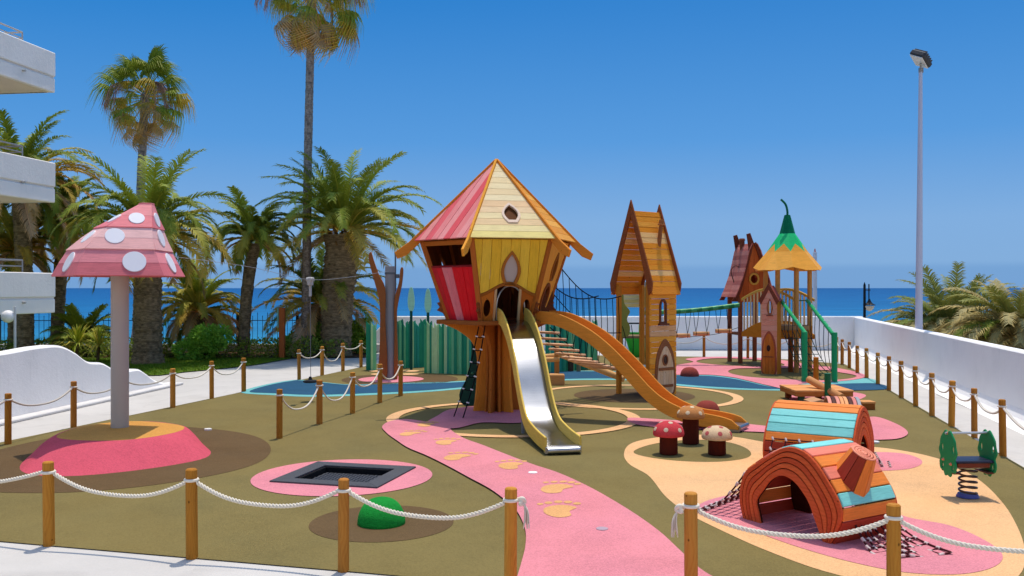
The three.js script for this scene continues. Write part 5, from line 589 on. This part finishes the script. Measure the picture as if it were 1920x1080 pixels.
// ------------------------------------------------------------------ sunken trampoline
{ const { m, a, w, d, b } = TRAMP, o = thing('trampoline', 'square sunken ground trampoline with a grey rubber surround in the pink circle', 'trampoline', V(m[0], .02, -m[1]), a), y = .022;
  for (const pts of [[[-w, d], [w, d], [w - b, d - b], [-w + b, d - b]], [[w, d], [w, -d], [w - b, -d + b], [w - b, d - b]], [[w, -d], [-w, -d], [-w + b, -d + b], [w - b, -d + b]], [[-w, -d], [-w, d], [-w + b, d - b], [-w + b, -d + b]]]) { const g = plate(pts, y, 0, .004); g.rotateX(-PI / 2); g.translate(0, y / 2, 0); mesh('rubber_edge', g, mat('#54565c', 'rubber'), o); }
  const wi = w - b - .003, di = d - b - .003; for (const g of [box(2 * wi, .2, .03, 0, -.1, di - .015), box(2 * wi, .2, .03, 0, -.1, -di + .015), box(.03, .2, 2 * di - .06, wi - .015, -.1, 0), box(.03, .2, 2 * di - .06, -wi + .015, -.1, 0)]) mesh('pit_wall', g, mat('#1c1d20', 'rubber'), o);
  const tiles = []; for (let i = 0; i < 16; i++) for (let j = 0; j < 13; j++) { const e = (i + j) % 2, g = new THREE.BoxGeometry(e ? .062 : .036, .012, e ? .036 : .062); g.translate(-wi + .07 + i * (2 * wi - .14) / 15, -.085, -di + .07 + j * (2 * di - .14) / 12); tiles.push(g); } tag(mesh('mat_links', tiles, mat('#44474e', 'plastic', { roughness: .6 }), o), null, null, null, 'stuff'); mesh('mat_base', box(2 * wi - .06, .02, 2 * di - .06, 0, -.115, 0, .001), mat('#0e0f11', 'rubber'), o); }
// ------------------------------------------------------------------ mushroom parasol on its rubber mound
{ const base = [[36, 880], [58, 892], [130, 895], [230, 887], [330, 873], [384, 861], [396, 849], [378, 836]].map(p => ground(...p)).concat([[-5.62, 16.2], [-6.1, 16.7], [-7.0, 16.7], [-7.7, 16.0], [-7.75, 14.9]]), top = [[106, 821], [150, 827], [240, 826], [325, 813], [346, 803], [322, 796], [240, 791], [160, 800]].map(p => ground(p[0], p[1], .34)), B0 = spline(base, 6), T0 = spline(top, 10).map(p => [p[0], p[1]]);
  const cx = -6.55, cz = 15.1, o = thing('rubber_mound', 'pink rubber mound with a peach top carrying the mushroom parasol', 'mound', V(cx, .012, -cz)), n = 72, polar = (pts, a) => { const dx = Math.cos(a), dz = Math.sin(a); let best = 0; pts.forEach((p, i) => { const q = pts[(i + 1) % pts.length], ex = q[0] - p[0], ez = q[1] - p[1], px = p[0] - cx, pz = p[1] - cz, det = dx * ez - dz * ex; if (Math.abs(det) < 1e-9) return; const t = (px * ez - pz * ex) / det, u = (px * dz - pz * dx) / det; if (t > 0 && u >= -1e-6 && u <= 1 + 1e-6) best = Math.max(best, t); }); return best; };
  const rows = [], prof = [[0, 0], [.25, .1], [.5, .22], [.72, .295], [.86, .328], [1, .34]]; for (const [k, y] of prof) rows.push(Array.from({ length: n }, (_, i) => { const a = i / n * 2 * PI, r = lerp(polar(B0, a), polar(T0, a), k); return V(r * Math.cos(a), y, -r * Math.sin(a)); }));
  const ix = [], p = [], uv = []; rows.forEach(rw => rw.forEach(v => { p.push(v.x, v.y, v.z); uv.push(v.x + v.y, v.z); })); for (let j = 0; j < rows.length - 1; j++) for (let i = 0; i < n; i++) { const a = j * n + i, b = j * n + (i + 1) % n; ix.push(a, b, b + n, a, b + n, a + n); } const g = new THREE.BufferGeometry(); g.setAttribute('position', new THREE.Float32BufferAttribute(p, 3)); g.setAttribute('uv', new THREE.Float32BufferAttribute(uv, 2)); g.setIndex(ix); g.computeVertexNormals(); mesh('slope', g, rub('#d2586a'), o);
  const tp = rows.at(-1), tg = new THREE.ShapeGeometry(poly(tp.map(v => [v.x, -v.z]))); tg.rotateX(-PI / 2); tg.translate(0, .341, 0); mesh('top_pad', flat(tg), rub('#d69c50'), o);
  const q = thing('mushroom_parasol', 'tall toadstool parasol with a pink tiered cap and white dots on a grey pole', 'parasol', V(-6.62, .34, -15.46)), yb = 2.56; mesh('pole', rod(V(0, 0, 0), V(0, 2.9, 0), .143, .143, 32, .004), mat('#b3a69a', 'iron', { roughness: .42 }), q);
  // five-sided leaning cap in three tiers of two boards each
  const S = 5, lev = [[1.115, 0, 0], [1.0, .21, 0], [.88, .425, .01], [.735, .62, .07], [.585, .80, .15], [.36, 1.01, .28], [.135, 1.23, .42]], tone = ['#c2686e', '#ea9096', '#e0a8a4', '#ecbcb8', '#cc7278', '#ea9294'], cap = new THREE.Group(); cap.name = 'cap'; cap.position.y = yb; cap.rotation.y = R(23.2); q.add(cap);
  const pt = (k, i) => { const [r, y, dx] = lev[k], a = R(-36 + 72 * i); return V(r * Math.sin(a) + dx, y, r * Math.cos(a)); };
  for (let k = 0; k < 6; k++) for (let i = 0; i < S; i++) { const lap = k === 2 || k === 4 ? .016 : .003, A = pt(k, i), Bq = pt(k, i + 1), C = pt(k + 1, i + 1), D = pt(k + 1, i), nn = Bq.clone().sub(A).cross(D.clone().sub(A)).normalize(), A2 = A.clone().addScaledVector(nn, lap), B2 = Bq.clone().addScaledVector(nn, lap), C2 = C.clone().addScaledVector(nn, k % 2 ? -.006 : 0), D2 = D.clone().addScaledVector(nn, k % 2 ? -.006 : 0), in1 = [A2, B2, C2, D2].map(v => v.clone().addScaledVector(nn, -.03)), pp = [], f = (a, b, c, d) => pp.push(...a.toArray(), ...b.toArray(), ...c.toArray(), ...a.toArray(), ...c.toArray(), ...d.toArray()); f(A2, B2, C2, D2); f(in1[1], in1[0], in1[3], in1[2]); f(in1[0], in1[1], B2, A2); f(D2, C2, in1[2], in1[3]); f(A2, D2, in1[3], in1[0]); f(C2, B2, in1[1], in1[2]); const g2 = new THREE.BufferGeometry(); g2.setAttribute('position', new THREE.Float32BufferAttribute(pp, 3)); g2.computeVertexNormals(); mesh('cap_board', uvBox(g2, 0, k + i), mat(tone[k]), cap); }
  mesh('cap_top', plate(Array.from({ length: S }, (_, i) => { const v = pt(6, i); return [v.x, v.z]; }), .02, 0, .003).rotateX(PI / 2).translate(0, 1.235, 0), mat('#df8386'), cap);
  const dot = (k0, k1, i, f, g2, r) => { const A = pt(k0, i).lerp(pt(k0, i + 1), f), C = pt(k1, i).lerp(pt(k1, i + 1), f), c = A.clone().lerp(C, g2), nn = pt(k0, i + 1).sub(pt(k0, i)).cross(pt(k1, i).sub(pt(k0, i))).normalize(), m = mesh('dot', plate(ring(0, 0, r, r, 40), .022, 0, .004), mat('#d6d5da', 'plastic'), cap); m.position.copy(c).addScaledVector(nn, .01); m.quaternion.setFromUnitVectors(V(0, 0, 1), nn); };
  for (let i = 0; i < S; i++) { dot(0, 2, i, [.68, .55, .5, .5, .5][i], .52, .18); dot(2, 4, i, [.3, .5, .5, .5, .42][i], .58, .15); dot(4, 6, i, [.52, .5, .5, .5, .5][i], .36, .125); }
  for (let i = 0; i < S; i++) mesh('rib', rod(V(0, .1, 0), pt(0, i).multiplyScalar(.93).add(V(0, .04, 0)), .025, .02, 6), mat('#8a4a48', 'iron'), cap); }
// ------------------------------------------------------------------ branching steel pole and the zip line with its hanging seat
{ const Z = 27, b = V((732 - 960) / FOC * Z, 0, -Z), o = thing('zip_line_pole', 'grey steel pole clasped by two brown branch boards, tall left branch and short right one', 'pole', b), s = Z / FOC, W = (x, y) => [(x - 732) * s, (712 - y) * s];
  mesh('pole', rod(V(0, 0, 0), V(0, 3.34, 0), .155, .155, 28, .004), mat('#9a938f', 'iron'), o);
  mesh('branch_board', plate(spline([W(714, 716), W(714, 640), W(713, 565), W(703, 525), W(693, 480), W(697, 473), W(703, 490), W(712, 515), W(723, 538), W(724, 600), W(724, 716)], 4).map(p => [p[0], p[1]]), .09, .17, .01, [], 1), mat('#9c5a30', 'timber'), o); mesh('branch_board', plate(spline([W(742, 716), W(741, 620), W(741, 560), W(749, 530), W(753, 502), W(756, 502), W(755, 530), W(749, 560), W(745, 585), W(745, 716)], 4).map(p => [p[0], p[1]]), .12, .1, .01, [], 1), mat('#9c5a30', 'timber'), o); mesh('collar', [rod(V(0, 3.1, 0), V(0, 3.16, 0), .17, .17, 24, .003), box(.1, .12, .1, .22, 3.05, .05), rod(V(.15, 2.6, .02), V(.15, 3.75, .02), .025)], mat('#6a6a6c', 'iron'), o);
  const z = thing('zip_line', 'zip line cable with a trolley and hanging rope seat before the tall palm', 'zip line', V(-4.78, 0, -21.7)), l = p => p.sub(z.position); mesh('cable', tube([l(V(-3.6, 3.2, -26.9)), l(V(-4.2, 3.0, -24.2)), l(V(-4.78, 2.9, -21.7)), l(V(-5.45, 3.15, -18.6)), l(V(-6.5, 3.32, -15.6))], .0045, 60, 6), mat('#9a9ca2', 'iron'), z);
  mesh('trolley', [box(.1, .2, .26, 0, 2.86, 0, .02), rod(V(-.07, 2.9, -.09), V(.07, 2.9, -.09), .05), rod(V(-.07, 2.9, .09), V(.07, 2.9, .09), .05), box(.05, .3, .1, 0, 2.65, 0)], mat('#b3b1ad', 'iron'), z); mesh('hanging_rope', tube([V(0, 2.6, 0), V(.005, 1.6, 0), V(.01, .5, 0)], .007, 12), mat('#84868a', 'rope'), z); mesh('seat', lathe([[.0005, .46], [.15, .46], [.17, .48], [.16, .51], [.05, .53], [.03, .6], [.0005, .6]], 28), mat('#33373c', 'rubber'), z); }
// ------------------------------------------------------------------ green slat screen like tall grass
{ const o = thing('slat_screen', 'curving screen of upright green slats of many tones behind the tree house', 'screen', V(-2.6, 0, -29.2)), r = rng(91), g = ['#2b8a66', '#30946e', '#45a674', '#24785f', '#6eb884', '#98ca8c', '#349680', '#b2d69a', '#2c8a68'], seg = [[690, 691, 756, 30.2, 30.4], [756, 757, 796, 30.4, 30.8], [800, 800, 884, 29.0, 28.6], [1030, 1030, 1118, 29.5, 30.5]];
  const slat = (px, Z, h, c, w) => { const x = (px - 960) / FOC * Z, tip = .16, gm = plate([[-w / 2, 0], [w / 2, 0], [w / 2, h - tip], [r() < .5 ? -w / 2 : w / 4, h], [-w / 2, h - tip * .4]], .05, 0, .005, [], 1); const m = mesh('slat', gm, mat(c), o); m.position.set(x + 2.6, 0, -Z + 29.2 + .06 * (r() - .5)); m.rotation.y = (r() - .5) * .5; };
  for (const [p0, , p1, z0, z1] of [[690, 0, 705, 30.0, 29.8], [716, 0, 800, 30.2, 31.2], [798, 0, 890, 29.0, 28.4], [890, 0, 910, 28.4, 28.4], [1026, 0, 1120, 29.0, 30.6]]) for (let px = p0; px < p1; px += 3.6 + 2 * r()) slat(px, lerp(z0, z1, (px - p0) / (p1 - p0)), 1.52 + .16 * r(), g[Math.floor(r() * g.length)], .09 + .04 * r());
  for (const [px, h] of [[771, 2.75], [802.5, 2.7]]) { const Z = 30.0, m = mesh('spear_leaf', plate(spline([[-.02, 0], [-.1, .18], [-.11, .45], [-.03, .82], [.03, .82], [.11, .45], [.1, .18], [.02, 0]], 4).map(p => [p[0], p[1]]), .04, 0, .006), mat('#a6dcb8'), o); m.position.set((px - 960) / FOC * Z + 2.6, h - .85, -Z + 29.2); mesh('spear_stem', rod(V(0, 0, 0), V(0, h - .8, 0), .045, .045, 8), mat('#1b4d40'), o).position.set((px - 960) / FOC * Z + 2.6, 0, -Z + 29.2); } }
// ------------------------------------------------------------------ balance trail on the right
{ const c = onGround(1537, 757), Wd = mat('#b06a35', 'timber'), o = thing('timber_platform', 'low square timber platform of the balance trail in front of the rope ramp', 'platform', V((1537 - 960) / FOC * 21.6, 0, -21.9));
  for (let i = 0; i < 7; i++) mesh('plank', box(1.36, .05, .175, 0, .3, .55 - i * .182, .008, 0), mat(['#c98d58', '#d39a63', '#c48450'][i % 3], 'timber'), o); mesh('frame', [box(1.34, .1, .05, 0, .225, .6), box(1.34, .1, .05, 0, .225, -.6), box(.05, .1, 1.15, .64, .225, 0), box(.05, .1, 1.15, -.64, .225, 0)], Wd, o); for (const [x, z, cc] of [[-.5, .5, '#3d5a4a'], [.52, .5, '#8a4a26'], [-.5, -.5, '#8a4a26'], [.5, -.5, '#8a4a26'], [0, .2, '#8a4a26']]) mesh('leg', box(.13, .18, .13, x, .09, z), mat(cc, 'timber'), o);
  const p1 = thing('short_post', 'orange stub post standing between the green handrails', 'post', onGround(1530, 717)); mesh('post', rod(V(0, 0, 0), V(0, .72, 0), .075, .075, 12), mat('#b9691c', 'timber'), p1);
  const p2 = thing('short_post', 'short dark green post beside the leaning log', 'post', onGround(1552, 758)); mesh('post', rod(V(0, 0, 0), V(0, .72, 0), .075, .075, 14), mat('#12603c', 'plastic'), p2);
  const lg = thing('leaning_log', 'round log leaning down from the timber platform', 'log', V((1545 - 960) / FOC * 21.3, 0, -21.3)); mesh('log', rod(at(1516, 711, 21.9).sub(lg.position), at(1578, 745, 20.9).sub(lg.position), .085, .085, 14), mat('#b98355', 'timber'), lg);
  const rp = thing('balance_wedge', 'pale wooden wedge on the ground under the leaning log', 'wedge', onGround(1540, 762)); mesh('wedge', plate([[-.32, 0], [.3, 0], [.3, .06], [-.1, .19], [-.32, .13]], .55, 0, .012), mat('#b58a68', 'timber'), rp);
  const st = thing('striped_ramp', 'curved ramp of narrow pink and orange planks behind the far log tunnel', 'ramp', V((1580 - 960) / FOC * 18.9, 0, -18.9), R(-14)); const prof = [[-1.1, .06], [-.7, .3], [-.2, .44], [.3, .4], [.8, .16], [1.0, .04]]; for (let i = 0; i < 8; i++) { const x = -.28 + i * .08, cc = ['#d98f7c', '#4f2a22', '#c98370', '#e29a62', '#e3a06a', '#4f2a22', '#c4766a', '#8d8f92'][i], up = spline(prof, 5, false).map(p => [p[0], p[1]]), g = plate([...up, ...up.slice().reverse().map(([a, b]) => [a, b - .05])], .07, 0, .008); const m = mesh('plank', g, mat(cc), st); m.position.x = x; m.rotation.y = -PI / 2; } mesh('support', box(.5, .3, .08, 0, .15, -.2), mat('#6b3a28', 'timber'), st);
  const bx = thing('wooden_step', 'small brown wooden step at the right of the striped ramp', 'step', onGround(1624, 768)); mesh('top_board', box(.3, .05, .34, 0, .17, 0, .01, 0), mat('#c08a55', 'timber'), bx); mesh('box_body', box(.28, .145, .32, 0, .0725, 0, .008, 0), mat('#8a5326', 'timber'), bx); }
// small flat markers set into the ground
for (const [px, py, hex, label] of [[999, 891, '#f0ecec', 'small white marker plate on the pink path'], [1129, 998, '#a58f98', 'small grey plate low on the pink path'], [1641, 832, '#e8e4e0', 'small white marker plate beside the far log tunnel'], [390, 808, '#d9d5d0', 'small pale plate right of the rubber mound']]) { const m = thing('ground_plate', label, 'plate', onGround(px, py).add(V(0, .014, 0))); const g = rod(V(0, 0, 0), V(0, .032, 0), .07, .068, 18, .004); mesh('plate', g, mat(hex, 'plastic'), m); }
// ------------------------------------------------------------------ rope fence: round timber posts and sagging white ropes
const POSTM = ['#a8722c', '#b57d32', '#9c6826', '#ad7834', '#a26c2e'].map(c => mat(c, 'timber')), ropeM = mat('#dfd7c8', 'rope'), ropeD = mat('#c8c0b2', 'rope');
const bollard = rod(V(0, -.05, 0), V(0, .9, 0), .058, .056, 22, .012), bollard2 = rod(V(0, -.05, 0), V(0, .9, 0), .056, .054, 22, .01);
let pk = 0;
function post(X, Z, label, group) { const o = thing('rope_post', label, 'post', V(X, .0, -Z), pk * 1.7, group); mesh('post', pk % 2 ? bollard : bollard2, POSTM[pk++ * 2 % 5], o); const k = mesh('rope_loop', new THREE.TorusGeometry(.06, .016, 6, 20).rotateX(PI / 2), ropeM, o); k.position.y = .79; const q = rng(pk * 31 + 5); o.rotation.set((q() - .5) * .03, pk * 1.7, (q() - .5) * .03); o.scale.set(.94 + .12 * q(), .975 + .05 * q(), .94 + .12 * q()); return [X, Z]; }
function laid(pts, r, twists) {                                                       // three-strand rope: strands wound round the run of the rope
  const c = new THREE.CatmullRomCurve3(pts), L = c.getLength(), n = Math.round(L / .011), fr = []; for (let i = 0; i <= n; i++) { const p = c.getPointAt(i / n), t = c.getTangentAt(i / n), s = V(-t.z, 0, t.x).normalize(), u = s.clone().cross(t).negate(); fr.push([p, s, u]); } const out = [];
  for (let k = 0; k < 3; k++) { const P = [], ix = [], m = 6, rs = r * .56; const ctr = fr.map(([p, s, u], i) => { const a = i / n * L * twists * 2 * PI + k * 2 * PI / 3; return p.clone().addScaledVector(s, Math.cos(a) * r * .52).addScaledVector(u, Math.sin(a) * r * .52); }); ctr.forEach((q, i) => { for (let j = 0; j < m; j++) { const b = j / m * 2 * PI, v = q.clone().addScaledVector(fr[i][1], Math.cos(b) * rs).addScaledVector(fr[i][2], Math.sin(b) * rs); P.push(v.x, v.y, v.z); } }); for (let i = 0; i < n; i++) for (let j = 0; j < m; j++) { const a = i * m + j, b = i * m + (j + 1) % m; ix.push(a, b, b + m, a, b + m, a + m); } const g = new THREE.BufferGeometry(); g.setAttribute('position', new THREE.Float32BufferAttribute(P, 3)); g.setIndex(ix); g.computeVertexNormals(); out.push(g.toNonIndexed()); } return M(out); }
function rope(a, b, sag, label, near, group, m = ropeM) { const A = V(a[0], .79, -a[1]), Bq = V(b[0], .79, -b[1]), o = thing('rope', label, 'rope', A.clone().lerp(Bq, .5).setY(0), 0, group), pts = []; for (let i = 0; i <= 10; i++) { const t = i / 10; pts.push(A.clone().lerp(Bq, t).add(V(0, -sag * (1 - (2 * t - 1) ** 2) * (1 + .04 * Math.sin(i)), 0)).sub(o.position)); } mesh('rope_run', near ? laid(pts, .021, 9) : tube(pts, .017, 28, 6), m, o); return o; }
const topAt = (px, py) => { const Z = FOC * (EYE - .9) / (py - 540); return [(px - 960) / FOC * Z, Z]; }, G2 = (px, py) => ground(px, py);
{ const fr = [[-300, 985], [92, 1023], [360, 1047], [644, 1071]].map(p => G2(...p)); fr.push(topAt(957, 915)); const where = ['outside the left edge', 'farthest left in the front row', 'in the front row below the pink mound', 'in the front row before the trampoline and green dome', 'in the front row beside the paw print path on its left'];
  fr.forEach((p, i) => { if (i) post(p[0], p[1], `timber rope post ${where[i]}`, 'front row posts'); }); const rl = ['rope running out of the picture from the leftmost front post', 'white rope hanging in front of the pink mound', 'white rope hanging in front of the trampoline', 'white rope hanging in front of the green dome']; for (let i = 0; i < 4; i++) rope(fr[i], fr[i + 1], .22, rl[i], true, 'front row ropes');
  const f2 = [topAt(1296, 928), topAt(1676, 947), topAt(2100, 975)]; post(...f2[0], 'timber rope post in the front row on the right bank of the pink path', 'front row posts'); post(...f2[1], 'timber rope post in the front row before the near log tunnel', 'front row posts'); rope(f2[0], f2[1], .2, 'white rope hanging in front of the near log tunnel', true, 'front row ropes'); rope(f2[1], f2[2], .2, 'white rope hanging in front of the spring rocker at the right edge', true, 'front row ropes');
  const knotTail = (p, dir, lab) => { const o = thing('rope_tail', lab, 'rope end', V(p[0] + dir * .058, .79, -p[1])); mesh('knot', [tube([V(0, 0, 0), V(dir * .05, .02, .02), V(dir * .07, -.02, -.01), V(dir * .03, -.03, .03), V(dir * .05, .02, .01)], .019, 24, 7)], ropeM, o); const r = rng(7), s = []; for (let i = 0; i < 22; i++) { const a = r() * 7, q = .022 * Math.sqrt(r()); s.push(tube([V(dir * .06, -.02, 0), V(dir * (.085 + q * Math.cos(a)), -.1, q * Math.sin(a) * 1.3), V(dir * (.085 + 1.7 * q * Math.cos(a)), -.2 - .06 * r(), 2 * q * Math.sin(a))], .0045, 8, 4)); } mesh('frayed_strands', s, ropeM, o); };
  knotTail(fr[4], 1, 'knotted rope end hanging right of the post beside the pink path'); knotTail(f2[0], -1, 'frayed rope end hanging left of the post on the right bank of the path');
  const lf = [[-160, 868], [15, 834], [138, 802], [230, 783], [324, 765], [397, 748], [457, 735]].map(p => G2(...p)), ll = ['', 'timber rope post at the left edge before the garden wall', 'timber rope post behind the left of the pink mound', 'timber rope post hidden behind the mushroom parasol pole', 'timber rope post right of the mushroom parasol along the white path', 'middle timber rope post of three along the white path beside the lawn', 'timber rope post ending the row beside the lawn, at the blue river tip']; lf.forEach((p, i) => { if (i) post(...p, ll[i], 'left row posts'); });
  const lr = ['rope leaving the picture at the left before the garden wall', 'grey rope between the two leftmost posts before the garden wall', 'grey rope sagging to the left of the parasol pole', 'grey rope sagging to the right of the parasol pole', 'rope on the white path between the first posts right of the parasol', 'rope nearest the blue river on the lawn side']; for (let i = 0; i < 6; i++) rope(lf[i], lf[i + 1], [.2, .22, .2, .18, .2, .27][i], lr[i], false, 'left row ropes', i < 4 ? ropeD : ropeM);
  const l2 = [[561, 713], [604, 704], [643, 696], [677, 689], [700, 683]].map(p => G2(...p)), b2 = ['left of the tall palm foot at the path gap', 'just right of the tall palm foot', 'before the largest palm trunk', 'next to the left end of the green slat screen']; l2.forEach((p, i) => { if (i < 4) post(...p, `timber rope post ${b2[i]}`, 'far left row posts'); }); for (let i = 0; i < 4; i++) rope(l2[i], l2[i + 1], [.2, .42, .12, .2][i], ['rope across the foot of the tall palm', 'deeply sagging rope left of the largest palm trunk', 'rope in front of the largest palm trunk', 'short rope running behind the slat screen'][i], false, 'far left row ropes');
  const mr = [[524, 823], [599, 796], [661, 776], [712, 756], [751, 743]].map(p => G2(...p)), ml = ['nearest post of the middle row', 'second post of the middle row from the viewer', 'third and central post of the middle row', 'fourth post of the middle row, left of the steel pole foot', 'last post of the middle row, right of the steel pole foot']; mr.forEach((p, i) => post(...p, `timber rope post, ${ml[i]}`, 'middle row posts')); for (let i = 0; i < 4; i++) rope(mr[i], mr[i + 1], [.38, .42, .3, .3][i], ['first and nearest rope of the middle row', 'second rope of the middle row with the deepest sag', 'third rope of the middle row', 'last rope of the middle row across the steel pole foot'][i], false, 'middle row ropes');
  const rr = [[2010, 935], [1880.5, 856], [1827, 821], [1784, 800], [1747.5, 780.5], [1717, 762], [1690, 746.5], [1666.7, 732.8], [1646, 721.5], [1625, 709.5], [1607.5, 700.8], [1592.6, 690.5], [1579, 684], [1569, 679]].map(p => G2(...p)), num = ['', 'nearest', 'second nearest', 'third nearest', 'fourth nearest', 'fifth nearest', 'sixth nearest', 'seventh nearest', 'eighth nearest', 'ninth nearest', 'fourth from the far end', 'third from the far end', 'second from the far end', 'last at the far end']; rr.forEach((p, i) => { if (i) post(...p, `timber rope post, ${num[i]} in the row along the right wall`, 'right row posts'); }); for (let i = 0; i < 13; i++) rope(rr[i], rr[i + 1], .2, `white rope, ${i ? num[i] : 'cut by the right picture edge'} in the row along the right wall`, i < 2, 'right row ropes');
  const bk = [[1239, 668], [1320, 670], [1402, 673], [1484, 675], [1569, 679]].map(p => G2(...p)), bl = ['behind the orange tower', 'below the hanging steps', 'between the brown hut stilts', 'behind the flower pavilion']; bk.forEach((p, i) => { if (i < 4) post(...p, `timber rope post at the back ${bl[i]}`, 'back row posts'); }); for (let i = 0; i < 4; i++) rope(bk[i], bk[i + 1], .26, ['white rope at the back from behind the orange tower', 'white rope at the back under the brown hut', 'white rope at the back under the arched bridge', 'white rope at the back right of the flower pavilion'][i], false, 'back row ropes'); }
renderer.render(scene, camera);
